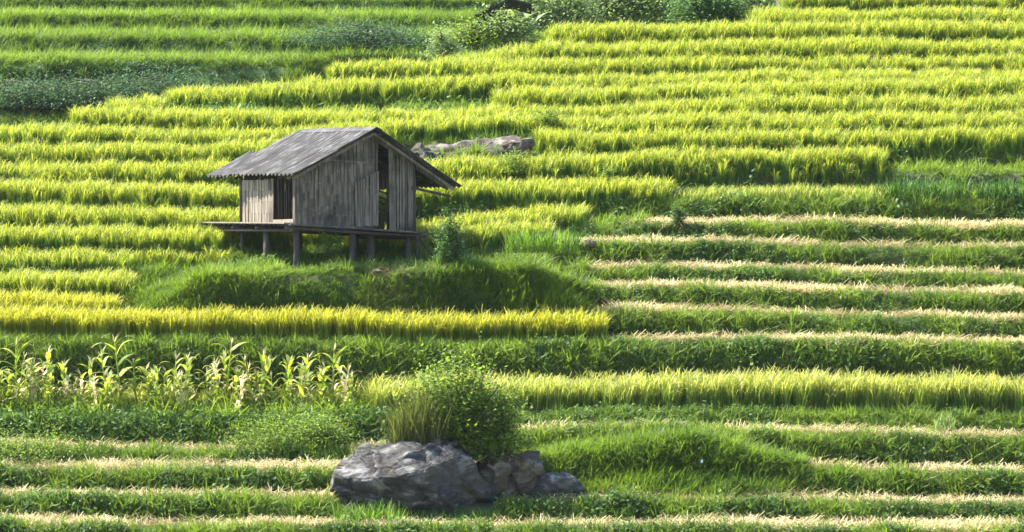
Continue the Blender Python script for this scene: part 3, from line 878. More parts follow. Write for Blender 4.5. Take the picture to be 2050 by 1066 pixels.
# roof frame
for b in (-.30, .02, 1.6, L_, 4.2):
    for s in (-1, 1):
        e = EL + .08 if s < 0 else ER - .12
        mb = MB(); mb.beam(H(RA, b, RH - .10), H(e, b, EH - .085), .05, .075, side=(0, 1, 0)); part(mb, 'rafter', M['bamboo'] if b < 0.5 else M['dark_wood'])
for s in (-1, 1):
    for f in (.06, .36, .66, .93):
        a = RA + (EL - RA) * f if s < 0 else RA + (ER - RA) * f
        mb = MB(); mb.tube([H(a, -.40, roof_h(a) - .045), H(a, 4.35, roof_h(a) - .045)], .026, 7); part(mb, 'purlin', M['dark_wood'], sm=True)
mb = MB(); mb.beam(H(W_ - .1, -.1, 1.16), H(4.55, -.1, 1.0), .07, .07, side=(0, 1, 0)); part(mb, 'tie_beam', M['dark_wood'])
mb = MB(); mb.beam(H(W_ - .2, 1.2, 1.0), H(4.42, 1.2, .93), .05, .05, side=(0, 1, 0)); part(mb, 'tie_beam', M['dark_wood'])
# corrugated sheets
def sheet(s, f0, f1, b0, b1, lift, skew=0.0, sag=0.0, ragged=0):
    nb = max(8, int((b1 - b0) / .23 * 8)); nf = 8
    V = []; F = []
    e = EL if s < 0 else ER
    rg = [rnd.uniform(-1, 1) * ragged for _ in range(nb + 1)]
    for i in range(nb + 1):
        for j in range(nf + 1):
            f = f0 + (f1 - f0) * j / nf + (rg[i] if j == nf else 0) 
            b = b0 + (b1 - b0) * i / nb + skew * (j / nf - .5)
            a = RA + (e - RA) * f
            h = RH - (RH - EH) * f + .034 * math.cos(2 * PI * b / .23) + lift * (1 - .6 * j / nf) + sag * math.sin(PI * j / nf)
            V.append(H(a, b, h))
    for i in range(nb):
        for j in range(nf):
            q = i * (nf + 1) + j
            F.append((q, q + 1, q + nf + 2, q + nf + 1))
    me = bpy.data.meshes.new('roof_sheet'); me.from_pydata([tuple(v) for v in V], [], F); me.update(); smooth(me)
    o = link('roof_sheet', me, M['roof'], hut)
    md = o.modifiers.new('thickness', 'SOLIDIFY'); md.thickness = .010; md.offset = 0
    return o
RB0 = -.50
for s in (-1, 1):
    b = RB0; i = 0
    while b < 4.35:                           # lower course, longer to the back
        w = .98; b1 = min(b + w, 4.60)
        sheet(s, .47, 1.0 + rnd.uniform(-.02, .02), b, b1 + .05, .012 + .008 * (i % 2) + rnd.uniform(0, .006), rnd.uniform(-.03, .03), -.012, .006)
        b += w - .04; i += 1
    b = RB0 + .02; i = 0
    while b < 3.6:                            # upper course over it
        w = .98; b1 = min(b + w, 3.84)
        sheet(s, -.004, .545 + rnd.uniform(-.012, .012), b, b1 + .05, .045 + .008 * (i % 2) + rnd.uniform(0, .008), rnd.uniform(-.03, .03), -.008, .004)
        b += w - .04; i += 1
mb = MB()
for j in range(5):
    b0 = RB0 + .05 + j * .80
    c = H(RA, b0, RH + .075); e = H(RA, b0 + .86, RH + .07 + rnd.uniform(-.01, .02))
    for s in (-1, 1):
        dn = Vector((s * .19, 0, -.095))
        P = [c, c + dn, e + dn, e]; up = Vector((0, 0, .012))
        P2 = [p + up for p in P]
        mb.hexa([P[0], P[1], P[2], P[3], P2[0], P2[1], P2[2], P2[3]])
part(mb, 'ridge_cap', M['roof'])
mb = MB(); mb.beam(H(RA-.9, 3.9, RH - .46), H(RA-1.35, 4.15, RH - .72), .30, .015, side=(0, 1, 0)); mb.beam(H(RA-.25, 3.88, RH - .06), H(RA-.8, 4.0, RH - .40), .22, .014, side=(0, 1, 0))
part(mb, 'broken_sheet', M['roof'], 'broken tatter of roofing at the back edge')

# ------------------------------------------------------------------ rocks
def rock_mat(name, dark, mid, pale, streak, moss):
    m, nt, out = newmat(name)
    tc = N(nt, 'ShaderNodeTexCoord'); mp = N(nt, 'ShaderNodeMapping'); mp.inputs['Scale'].default_value = (1.3, 1.3, 2.6); mp.inputs['Rotation'].default_value = (.3, .55, 0)
    nt.links.new(tc.outputs['Object'], mp.inputs[0])
    n1 = N(nt, 'ShaderNodeTexNoise'); n1.inputs['Scale'].default_value = 1.5; n1.inputs['Detail'].default_value = 9; n1.inputs['Roughness'].default_value = .68; n1.inputs['Distortion'].default_value = .8
    nt.links.new(mp.outputs[0], n1.inputs[0])
    c = ramp(nt, n1.outputs[0], [(.34, dark), (.5, mid), (.62, pale), (.72, mid)])
    n2 = N(nt, 'ShaderNodeTexNoise'); n2.inputs['Scale'].default_value = 1.5; n2.inputs['Detail'].default_value = 10; n2.inputs['Roughness'].default_value = .72; n2.inputs['Distortion'].default_value = .3
    nt.links.new(mp.outputs[0], n2.inputs[0])
    c = mixc(nt, ramp(nt, n2.outputs[0], [(.53, (0,0,0)), (.60, (.85,.85,.85))]), c, streak)
    n3 = N(nt, 'ShaderNodeTexNoise'); n3.inputs['Scale'].default_value = 1.1; n3.inputs['Detail'].default_value = 4
    nt.links.new(tc.outputs['Object'], n3.inputs[0])
    c = mixc(nt, ramp(nt, n3.outputs[0], [(.52, (0,0,0)), (.66, (.75,.75,.75))]), c, moss)
    vo = N(nt, 'ShaderNodeTexVoronoi', feature='DISTANCE_TO_EDGE'); vo.inputs['Scale'].default_value = .62; vo.inputs['Randomness'].default_value = 1
    nd = N(nt, 'ShaderNodeVectorMath', operation='ADD'); nt.links.new(mp.outputs[0], nd.inputs[0]); sc_ = N(nt, 'ShaderNodeVectorMath', operation='SCALE'); sc_.inputs['Scale'].default_value = .55; nt.links.new(n2.outputs['Color'], sc_.inputs[0]); nt.links.new(sc_.outputs[0], nd.inputs[1])
    nt.links.new(nd.outputs[0], vo.inputs[0])
    cr = ramp(nt, vo.outputs['Distance'], [(.0, (0,0,0)), (.028, (1,1,1))])
    n5 = N(nt, 'ShaderNodeTexNoise'); n5.inputs['Scale'].default_value = .9; nt.links.new(tc.outputs['Object'], n5.inputs[0])
    cr = mixc(nt, ramp(nt, n5.outputs[0], [(.47, (0,0,0)), (.56, (1,1,1))]), cr, (1,1,1))
    c = mixc(nt, cr, mixc(nt, .8, c, (.008,.007,.006)), c)
    p = N(nt, 'ShaderNodeBsdfPrincipled'); p.inputs['Roughness'].default_value = .85; p.inputs['Specular IOR Level'].default_value = .3
    nt.links.new(c, p.inputs['Base Color'])
    b1 = N(nt, 'ShaderNodeBump'); b1.inputs['Strength'].default_value = 1.0; b1.inputs['Distance'].default_value = .09
    nt.links.new(n1.outputs[0], b1.inputs['Height'])
    b2 = N(nt, 'ShaderNodeBump'); b2.inputs['Strength'].default_value = .6; b2.inputs['Distance'].default_value = .05
    nt.links.new(cr, b2.inputs['Height']); nt.links.new(b1.outputs[0], b2.inputs['Normal'])
    nt.links.new(b2.outputs[0], p.inputs['Normal'])
    nt.links.new(p.outputs[0], out.inputs[0])
    return m
M['rock'] = rock_mat('grey_boulder', (.018,.017,.017), (.045,.043,.041), (.10,.096,.092), (.19,.185,.175), (.045,.038,.02))
M['rock_pale'] = rock_mat('pale_bedrock', (.02,.016,.013), (.07,.056,.045), (.15,.125,.105), (.22,.19,.165), (.05,.04,.025))
M['rock_brown'] = rock_mat('brown_rock', (.03,.022,.017), (.08,.06,.045), (.16,.125,.10), (.22,.19,.16), (.07,.06,.03))
def rock(name, outline, Y, depth, mat, label, cat='rock', planes=10, seed=1, power=2.4, amp=.10, cuts=None):
    """a rounded, faceted stone whose front view follows `outline` (photo points) at distance Y"""
    P = np.array([(wx(u, Y), wz(v, Y)) for u, v in outline], float)
    c = P.mean(0)
    n, m = (230, 130) if depth > 2 else (120, 70)
    vs_ = 1.5 if depth > 2 else 2.6
    d = np.r_[0, np.cumsum(np.hypot(*(np.roll(P, -1, 0) - P).T))]
    Pc = np.vstack([P, P[:1]])
    t = np.linspace(0, d[-1], n, endpoint=False)
    ox = np.interp(t, d, Pc[:, 0]) - c[0]; oz = np.interp(t, d, Pc[:, 1]) - c[1]
    rr = random.Random(seed)
    pl = []
    ext = np.array([abs(ox).max(), depth / 2, abs(oz).max()])
    for _ in range(planes):
        nv = Vector((rr.uniform(-1, 1), -abs(rr.uniform(.8, 1.7)), rr.uniform(-.7, .9))).normalized()
        sup = math.sqrt(sum((nv[i] * ext[i]) ** 2 for i in range(3)))
        pl.append((nv, sup * rr.uniform(.64, .88)))
    for nv, dd in (cuts or []): pl.append((Vector(nv).normalized(), dd))
    V = []
    for j in range(m + 1):
        ph = PI * j / m
        yy = -math.cos(ph); f = max(0.0, 1 - abs(yy) ** power) ** (1 / power)
        for i in range(n):
            p = Vector((ox[i] * f, yy * depth / 2, oz[i] * f))
            for nv, dd in pl:
                q = p.dot(nv) - dd
                if q > 0: p -= nv * (q * .92)
            _, vp = mnoise.voronoi(p * vs_ + Vector((seed, seed * .7, 0)), distance_metric='DISTANCE', exponent=2.5)
            cc = vp[0]; off = (p * vs_ + Vector((seed, seed * .7, 0))) - cc
            cn = mnoise.cell_vector(cc * 7.3) - Vector((.5, .5, .5))
            fac = max(-.5, min(.5, off.dot(cn) * 1.6)) / vs_
            s = fac * .42 + mnoise.fractal(p * 1.3 + Vector((seed, 0, 0)), 1.0, 2.0, 4) * amp + mnoise.fractal(p * 6 + Vector((0, seed, 0)), .8, 2.1, 3) * amp * .22
            r = p.normalized() if p.length > 1e-6 else Vector((0, 0, 1))
            V.append(p + r * s)
    F = [(j*n + i, j*n + (i+1) % n, (j+1)*n + (i+1) % n, (j+1)*n + i) for j in range(m) for i in range(n)]
    me = bpy.data.meshes.new(name); me.from_pydata([tuple(v) for v in V], [], F); me.update(); smooth(me)
    o = link(name, me, mat, loc=(c[0], Y, c[1]))
    return tag(o, label, cat)
rock('boulder', [(664,985),(668,945),(690,915),(722,896),(780,886),(845,884),(905,893),(940,915),(962,950),(985,990),(1008,1035),(1012,1085),(900,1105),(790,1080),(705,1022)],
     98.3, 2.5, M['rock'], 'big grey boulder with pale streaks at the bottom, below the bushy shrub', 'boulder', 12, 3, 2.7, .10,
     cuts=[((-.2,-1,-.75), .72), ((-.35,-.7,.95), .98), ((.8,-.9,.05), 1.35), ((.1,-.6,1), .95)])
rock('rock', [(955,930),(975,905),(1010,900),(1035,925),(1030,985),(1005,1030),(975,1000)], 98.9, 1.2, M['rock_brown'],
     'dark upright rock wedged in the shade right behind the big boulder', 'rock', 12, 8, 2.6, .08)
rock('rock', [(1020,925),(1050,905),(1078,910),(1090,945),(1076,985),(1060,1010),(1035,985)], 98.7, 1.0, M['rock_brown'],
     'brown rock with dry straw on its top, between the dark rock and the low slab', 'rock', 12, 12, 2.6, .07)
rock('rock', [(1070,1000),(1080,955),(1110,946),(1145,955),(1178,975),(1160,1000),(1110,1020)], 98.5, .9, M['rock'],
     'low grey slab at the right end of the rocks beside the grass hump', 'rock', 5, 15, 2.6, .05)
rock('small_stone', [(862,886),(868,877),(882,876),(890,884),(880,892)], 98.4, .25, M['rock_pale'],
     'small pale stone lying on top of the big boulder', 'stone', 3, 18, 2.3, .02)
rock('rock_outcrop', [(872,318),(885,296),(920,285),(960,277),(1030,271),(1062,281),(1050,300),(985,312),(930,330),(890,345)], 120.0, 1.5, M['rock_pale'],
     'longest flat slab of the bedrock outcrop behind the hut, its right end thin', 'rock', 18, 33, 2.0, .17, cuts=[((-.05,-.75,1), .17)])
rock('rock', [(788,325),(800,306),(838,291),(880,287),(905,291),(888,306),(850,322),(800,345)], 119.7, 1.2, M['rock_pale'],
     'brownish slab touching the hut roof edge, left end of the bedrock outcrop', 'rock', 14, 41, 2.0, .14, cuts=[((-.05,-.75,1), .13)])
rock('rock', [(1000,292),(1020,280),(1062,279),(1066,292),(1040,308),(1010,312)], 119.2, .6, M['rock_brown'],
     'small dark broken block under the right end of the flat slab', 'rock', 10, 43, 2.3, .08)
rock('rock', [(812,318),(840,300),(880,306),(905,322),(900,345),(850,352),(815,345)], 119.4, .9, M['rock'],
     'darker rubble rock at the lower left foot of the flat bedrock outcrop', 'rock', 8, 27, 2.3, .09)
for (u, v, sz, lb, mt) in ((1182,486,12,'dark clod of earth among straw at the left end of the stubble','rock_brown'),(1118,483,11,'smaller brown stone left of the dark clod on the stubble','rock_brown'),
                       (1155,482,9,'little stone between the two larger ones on the stubble','rock_pale')):
    rock('stone', [(u-sz,v+sz*.5),(u-sz*.8,v-sz*.3),(u,v-sz*.6),(u+sz*.8,v-sz*.2),(u+sz,v+sz*.6)], 112.2, .3, M[mt], lb, 'stone', 3, u, 2.3, .02)

# ------------------------------------------------------------------ plants one can tell apart
def gz(x, y): return float(height(np.array([x]), np.array([y]))[0])
def dome_leaves(nclump, per, w, h, size, asp, squash=1.0, lean=(0, 0), k=.13, bias=.55):
    """leaf clumps spread through a rough dome, denser towards its skin, ragged outline"""
    P = []
    lob = [(rnd.uniform(0, 2*PI), rnd.uniform(.15, .85), rnd.uniform(.75, 1.15)) for _ in range(7)]
    for i in range(nclump):
        az = rnd.uniform(0, 2*PI); ce = rnd.uniform(-.15, 1.0)
        rr = rnd.random() ** bias * rnd.uniform(.8, 1.08)
        q = 1.0
        for la, lz, lr in lob:
            d = 1 - math.cos(az - la) + abs(ce - lz)
            if d < .5: q = lr
        se = math.sqrt(max(0, 1 - ce * ce))
        z = max(.02, ce) * h * .93 * rr * q
        c = Vector((math.cos(az) * se * w * .5 * rr * q + lean[0] * z, math.sin(az) * se * w * .5 * rr * squash * q + lean[1] * z, z))
        cr = k * min(w, h) * rnd.uniform(.6, 1.3)
        P.append(rng.normal(0, 1, (per, 3)) * cr + np.array(c))
    P = np.concatenate(P); P = P[P[:, 2] > -.05]
    return leaves_cloud(P, size, asp)
def make_shrub(name, loc, w, h, nclump, per, size, mat, label, cat='shrub', asp=.5, squash=1.0, lean=(0, 0), nstem=9, group=None, k=.10):
    root = empty(name, loc)
    tag(root, label, cat, group)
    sm = MB()
    for i in range(nstem):
        az = rnd.uniform(0, 2*PI); rr = math.sqrt(rnd.random()) * w * .42
        hh = h * rnd.uniform(.4, .72) * (1 - .35 * (rr / (w * .5)) ** 2)
        e = Vector((math.cos(az) * rr + lean[0] * hh, math.sin(az) * rr * squash + lean[1] * hh, hh))
        mid = e * .5 + Vector((rnd.uniform(-.06, .06), rnd.uniform(-.06, .06), h * .05))
        sm.tube([Vector((rnd.uniform(-.05,.05), rnd.uniform(-.05,.05), -.15)), mid, e], [.016 * h, .010 * h, .005 * h], 5)
    v, f, a = dome_leaves(int(nclump), per, w, h, size, asp, squash, lean, k)
    # a few shoots that break the outline
    for i in range(int(nstem)):
        az = rnd.uniform(0, 2*PI); rr = w * .5 * rnd.uniform(.3, .95)
        p0 = np.array([math.cos(az)*rr + lean[0]*h, math.sin(az)*rr*squash, h * rnd.uniform(.45, .9) * math.sqrt(max(.1, 1-(rr/(w*.5))**2))])
        n_ = 14; tt = np.linspace(0, 1, n_)[:, None]
        dr = np.array([math.cos(az)*.5, math.sin(az)*.3, rnd.uniform(.4, 1.1)]) * h * .28
        v2, f2, a2 = leaves_cloud(p0 + dr * tt + rng.normal(0, .02, (n_, 3)), size * .9, asp)
        f = np.concatenate([f, f2 + len(v)]); v = np.concatenate([v, v2])
    link('foliage', arr_mesh('foliage', v, f), mat, root)
    sm.build('stem', M['stem'], root, True)
    return root
# bush on the boulder
def pos(u, v, Y): return (float(wx(u, Y)), Y, float(wz(v, Y)))
make_shrub('bush', pos(922, 915, 99.2), 3.1, 2.9, 760, 22, .125, M['shrub'], 'large dense leafy bush growing out of the big grey boulder', 'bush', .5, .6, (-.03, 0), 30, k=.055)
make_shrub('sapling', pos(1000, 890, 99.0), 1.15, 1.75, 150, 18, .11, M['shrub'], 'taller leafy sapling sticking out on the right side of the boulder bush', 'sapling', .42, .8, (.14, 0), 8)
make_shrub('shrub', pos(905, 522, 108.9), .85, 1.45, 170, 22, .085, M['shrub_blue'], 'upright dark leafy shrub right beside the hut on the knoll', 'shrub', .55, .9, (.0, 0), 12)
make_shrub('shrub', pos(1030, 343, 117.9), 1.0, .65, 70, 20, .08, M['shrub'], 'small round green shrub below the flat bedrock outcrop', 'shrub')
make_shrub('shrub', pos(1095, 246, 121.0), .95, .5, 50, 18, .08, M['shrub'], 'low dark shrub in the rice above and right of the bedrock outcrop', 'shrub')
make_shrub('shrub', pos(1360, 450, 114.0), .5, .62, 50, 18, .08, M['shrub_blue'], 'dark narrow shrub at the left end of the uppermost stubble terrace', 'shrub')
make_shrub('shrub', pos(660, 500, 110.4), .9, .45, 26, 14, .10, M['shrub'], 'leafy creeper growing under the hut floor between the stilts', 'shrub')
make_shrub('shrub', pos(1218, 352, 117.0), .45, .35, 26, 14, .07, M['shrub'], 'little green weed bush alone in the yellow rice right of the bedrock outcrop', 'shrub')
make_shrub('bush', pos(840, 470, 108.6), .0001 + .3, .3, 8, 8, .06, M['shrub'], 'tiny weed bush at the foot of the hut brace', 'shrub') if False else None
for (u, v, w, h, lb, mt) in (
    (535, 900, 2.7, .85, 'broad bright leafy bush at the foot of the corn bank, left of the boulder', 'shrub'),
    (640, 885, 1.5, .75, 'small leafy bush at the right end of the corn bank near the boulder', 'shrub'),
    (50, 925, 2.6, .9, 'leafy bush in the lower left corner below the corn', 'shrub')):
    make_shrub('bush', pos(u, v, 102.0 if v < 905 else 101.0), w, h, 260, 24, .07, M[mt], lb, 'bush', .55, k=.2)
# dry tall grass on the boulder
def blade_clump(name, loc, r, n, h, w, mat, label, cat, lean=.25, curl=.6, ry=None, tall_mid=False):
    b = disc(n, 1.0); b[:, 0] *= r; b[:, 1] *= (ry or r)
    v, f, s = ribbons(b, U(0,2*PI,n), U(.0,lean,n), U(.0,curl,n), U(.28,1.0,n)**.8*h, U(.6,1.2,n)*w, 5, twist=U(-.7,.7,n), curl_pow=2)
    if tall_mid:
        q = v.reshape(n, -1, 3); q[:, :, 2] *= (1 - .55 * (b[:, 0] / r) ** 2)[:, None]; v = q.reshape(-1, 3)
    o = link(name, arr_mesh(name, v, f), mat, loc=loc)
    return tag(o, label, cat)
blade_clump('grass_clump', pos(836, 902, 98.7), .72, 900, 1.85, .016, M['dry_grass'], 'tall drying grass clump on top of the boulder, left of the bush', 'grass clump', .45, .9, .35, True)
make_shrub('shrub', pos(815, 902, 98.6), 2.0, .42, 120, 14, .06, M['shrub_blue'], 'low dark scrub creeping along the top edge of the boulder under the dry grass', 'shrub', .5, .35)
blade_clump('grass_clump', pos(735, 908, 98.6), .45, 160, .35, .016, M['dry_grass'], 'short dark grass fringe along the upper left edge of the boulder', 'grass clump', .8, .9)
blade_clump('grass_clump', pos(1056, 934, 98.5), .30, 130, .24, .014, M['dry_grass'], 'dry straw tuft on top of the brown rock', 'grass clump', .9, 1.2)
blade_clump('grass_clump', (float(wx(905, 97.45)), 97.45, gz(float(wx(905, 97.45)), 97.45) - .03), 1.25, 900, .36, .02, M['tall_grass'], 'low fresh grass along the bottom edge of the big boulder, right of its middle', 'grass clump', .8, 1.2, .42)
blade_clump('grass_clump', pos(1035, 1030, 97.7), .5, 300, .42, .02, M['tall_grass'], 'fresh grass clump hiding the foot of the dark rock and the brown rock', 'grass clump', .7, 1.2, .3)
blade_clump('grass_clump', pos(735, 1058, 96.9), .8, 520, .75, .024, M['tall_grass'], 'bright fresh grass clump in front of the left foot of the boulder', 'grass clump', .7, 1.2, .3)
blade_clump('grass_clump', pos(1085, 505, 108.5), .95, 700, .8, .02, M['tall_grass'], 'tall pale grass clump at the right end of the knoll', 'grass clump', .7, 1.3, .5)
blade_clump('grass_clump', pos(1850, 398, 116.4), 1.3, 800, .75, .026, M['dark_grass'], 'drooping tall grass clump near the right edge above the stubble', 'grass clump', .8, 1.4, .5)
blade_clump('grass_clump', pos(2020, 398, 116.2), .9, 600, .72, .026, M['dark_grass'], 'drooping tall grass clump cut by the right edge of the photo', 'grass clump', .8, 1.4, .5)
blade_clump('grass_clump', pos(1150, 790, 103.1), .12, 26, .75, .03, M['tall_grass'], 'single reed like weed in the olive rice right of the bush', 'grass clump', .5, 1.2) if False else None
blade_clump('grass_clump', pos(1900, 862, 102.2), .28, 50, .62, .028, M['pale_shrub'], 'pale star shaped weed clump on the dark bank at the lower right', 'grass clump', .8, 1.0)

# corn plants
def ribbon_fold(base, az, lean, curl, L, w, segs=7, droop=1.5):
    out = []
    n = len(az)
    return ribbons(base, az, lean, curl, L, w, segs, tip=.08, hold=.35, twist=U(-.5, .5, n), curl_pow=droop)
def corn_proto(h, dry, seed):
    root = empty('corn_plant')
    st = MB(); bx, by = rnd.uniform(-.08, .08), rnd.uniform(-.08, .08)
    st.tube([(0, 0, -.1), (bx*.3, by*.3, h*.5), (bx, by, h)], [.018, .015, .007], 6)
    kid(root, st.build('stalk', M['corn_dry'] if dry else M['corn'], root, True))
    n = 13
    t = np.linspace(.12, .95, n)
    base = np.stack([bx*t*t, by*t*t, t*h], 1)
    az = np.arange(n) * PI + rnd.uniform(0, PI) + U(-.5, .5, n)
    v, f, s = ribbon_fold(base, az, U(.3, .8, n), U(1.0, 2.6, n), h * U(.42, .66, n) * (1.1 - .5 * t), U(.06, .11, n))
    kid(root, link('foliage', arr_mesh('foliage', v, f), M['corn_dry'] if dry else M['corn'], root))
    if not dry:
        m = 5
        b2 = np.tile([[bx*.2, by*.2, h*.3]], (m, 1)); b2[:, 2] += U(-.15, .15, m)
        v, f, s = ribbon_fold(b2, U(0, 2*PI, m), U(.6, 1.2, m), U(1.2, 2.2, m), U(.3, .5, m), U(.04, .06, m))
        o = kid(root, link('withered_leaf', arr_mesh('withered_leaf', v, f), M['corn_dry'], root))
    m = 6
    v, f, s = ribbons(np.tile([[bx, by, h * .98]], (m, 1)), U(0, 2*PI, m), U(.1, .6, m), U(0, .6, m), U(.12, .22, m), .012, 3)
    kid(root, link('tassel', arr_mesh('tassel', v, f), M['corn_dry'], root))
    return root
cproto = [corn_proto(1.25, False, 1), corn_proto(1.1, False, 2), corn_proto(1.35, False, 3), corn_proto(.95, False, 4), corn_proto(1.05, True, 5)]
corn = [ # u, foot v, kind, scale, tell-apart phrase
 (30,800,0,1.25,'tall corn plant nearest the left edge'),(92,812,2,1.05,'tall yellow green corn plant second from the left edge'),(8,828,3,1.0,'short corn plant cut by the left edge'),
 (62,838,4,.9,'withered tan corn plant at the left edge of the bank'),(125,790,1,1.0,'green corn plant just right of the left pair'),(160,818,3,1.0,'short corn plant before the tall yellow one'),
 (240,806,2,1.25,'tallest bright yellow corn plant of the left half'),(215,798,0,1.1,'corn plant leaning against the tallest yellow one'),(268,812,1,1.1,'corn plant right of the tallest yellow one'),
 (190,835,4,.85,'dried corn plant low on the bank under the yellow one'),(300,800,3,1.1,'half grown corn plant in the left middle'),(340,808,0,1.05,'arching green corn plant over the reddish stalk'),
 (362,840,4,.95,'dry reddish corn stalk low in the middle of the bank'),(385,795,1,1.0,'leafy corn plant right of the reddish stalk'),(447,790,2,1.2,'tall slim corn plant standing alone in the middle'),
 (420,815,3,1.0,'low corn plant left of the tall slim one'),(475,812,1,.95,'corn plant right of the tall slim one'),(520,800,0,1.1,'yellowish corn plant left of the bank bush'),
 (545,820,3,1.0,'small corn plant over the broad bank bush'),(572,802,1,1.1,'corn plant with upright leaves above the broad bush'),(600,815,4,.85,'dry pale corn plant above the broad bush'),
 (640,810,3,1.05,'small corn plant close to the last tall one'),(665,822,0,1.2,'last tall yellow corn plant on the right of the row'),(700,818,3,.95,'stunted corn plant nearest the boulder bush'),
 (45,775,1,.9,'back row corn plant at far left'),(178,772,0,.85,'back row corn plant before the dark bank'),(320,770,3,1.0,'small back row corn plant in the left middle'),
 (500,772,3,.95,'small back row corn plant in the centre of the field'),(620,778,1,.8,'back row corn plant near the right end')]
used = set()
for i, (u, v, k, sc, lb) in enumerate(corn):
    Y = 105.1 - (v - 770) / 70 * 1.35
    x = float(wx(u, Y))
    if k in used: r = copy_tree(cproto[k])
    else: r = cproto[k]; used.add(k)
    r.location = (x, Y, gz(x, Y)); r.rotation_euler = (rnd.uniform(-.08, .08), rnd.uniform(-.12, .12), rnd.uniform(0, 6.28))
    sc *= 1.18; r.scale = (sc, sc, sc)
    tag(r, lb, 'corn plant', 'corn plants on the weedy terrace')
for i in range(74):
    Y = rnd.uniform(103.6, 105.3); x = float(wx(rnd.uniform(-60, 700) if i < 66 else rnd.uniform(-220, -60), Y))
    r = copy_tree(cproto[rnd.choice([0, 1, 2, 3, 1, 0, 3, 4])]); sc = rnd.uniform(.7, 1.3)
    r.location = (x, Y, gz(x, Y)); r.rotation_euler = (rnd.uniform(-.15, .15), rnd.uniform(-.2, .2), rnd.uniform(0, 6.28)); r.scale = (sc, sc, sc)
    tag(r, 'one of the look alike corn plants crowding between the taller ones of the patch', 'corn plant', 'corn plants on the weedy terrace')

# dry branch and litter
mb = MB()
c = pos(1380, 392, 116.6)
for i in range(9):
    a = rnd.uniform(-.5, .5)
    mb.tube([(a*.4, 0, -.1), (a * 1.0 + rnd.uniform(-.1, .1), rnd.uniform(-.1, .1), .12 + rnd.uniform(-.05, .06)), (a * 1.3 + rnd.uniform(-.2, .2), rnd.uniform(-.1, .1), .18 + rnd.uniform(-.1, .06))], [.03, .022, .008], 5)
b = mb.build('dry_branch', M['rock_brown'], None, True); b.location = c
tag(b, 'brown dead branches lying on the rice edge above the dark narrow shrub', 'branch')
m, nt, out = newmat('pale_plastic'); p = N(nt, 'ShaderNodeBsdfPrincipled'); nn = N(nt, 'ShaderNodeTexNoise'); nn.inputs['Scale'].default_value = 20
nt.links.new(ramp(nt, nn.outputs[0], [(.3, (.45,.72,.75)), (.7, (.75,.85,.85))]), p.inputs['Base Color']); nt.links.new(p.outputs[0], out.inputs[0]); M['plastic'] = m
bmv = []; bmf = []
for i in range(7):
    for j in range(7):
        bmv.append(((i-3)*.008 + rnd.uniform(-.008,.008), rnd.uniform(-.02,.02), (j-3)*.012 + rnd.uniform(-.006,.006)))
for i in range(6):
    for j in range(6): q = i*7+j; bmf.append((q, q+7, q+8, q+1))
me = bpy.data.meshes.new('plastic_scrap'); me.from_pydata(bmv, [], bmf); me.update()
o = link('plastic_scrap', me, M['plastic'], loc=pos(1408, 924, 99.0)); md = o.modifiers.new('t', 'SOLIDIFY'); md.thickness = .004
tag(o, 'tiny pale blue scrap of plastic caught in the tall grass hump', 'litter')

# ------------------------------------------------------------------ trees and scrub at the top, with the corner of a dark roof
def make_tree(u, vb, Y, h, w, mat, label, leaf=.16, clumps=60, per=22, trunk=.07, name='tree', low=.25, lean=0.0):
    x, _, z0 = pos(u, vb, Y)
    root = empty(name, (x, Y, z0)); tag(root, label, 'tree' if name == 'tree' else 'shrub', 'trees and scrub along the top of the spur')
    t = MB(); pts = [Vector((0, 0, -1.6 if name == 'tree' else -.2))]; 
    for i in range(1, 6): pts.append(Vector((lean * h * i / 5 + rnd.uniform(-.08, .08) * h * .3, rnd.uniform(-.05, .05), h * .9 * i / 5)))
    t.tube(pts, [trunk * (1 - .15 * i) for i in range(6)], 7)
    tips = []
    for i in range(14):
        s = rnd.uniform(low, .95); b0 = pts[1].lerp(pts[-1], s); az = rnd.uniform(0, 2*PI)
        rr = w * .5 * rnd.uniform(.5, 1.0) * (1.15 - .6 * s)
        e = b0 + Vector((math.cos(az) * rr, math.sin(az) * rr, rnd.uniform(.05, .25) * h))
        t.tube([b0, (b0 + e) / 2 + Vector((0, 0, .05)), e], [trunk * .4, trunk * .3, trunk * .12], 5)
        tips += [e, b0.lerp(e, .6), b0.lerp(e, .3)]
    if name == 'scrub_bush':
        v, f, a = dome_leaves(int(clumps * 3), per, w * 1.15, h * 1.1, leaf, .5, .8, k=.24)
        link('foliage', arr_mesh('foliage', v, f), mat, root)
        t.build('stem', M['stem'], root, True)
        return root
    P = []
    for i in range(clumps):
        c = rnd.choice(tips); cr = rnd.uniform(.06, .12) * w + .08
        P.append(rng.normal(0, 1, (per, 3)) * np.array([cr, cr, cr * .7]) + np.array(c))
    v, f, a = leaves_cloud(np.concatenate(P), leaf, .5)
    link('crown', arr_mesh('crown', v, f), mat, root)
    t.build('trunk', M['stem'], root, True)
    return root
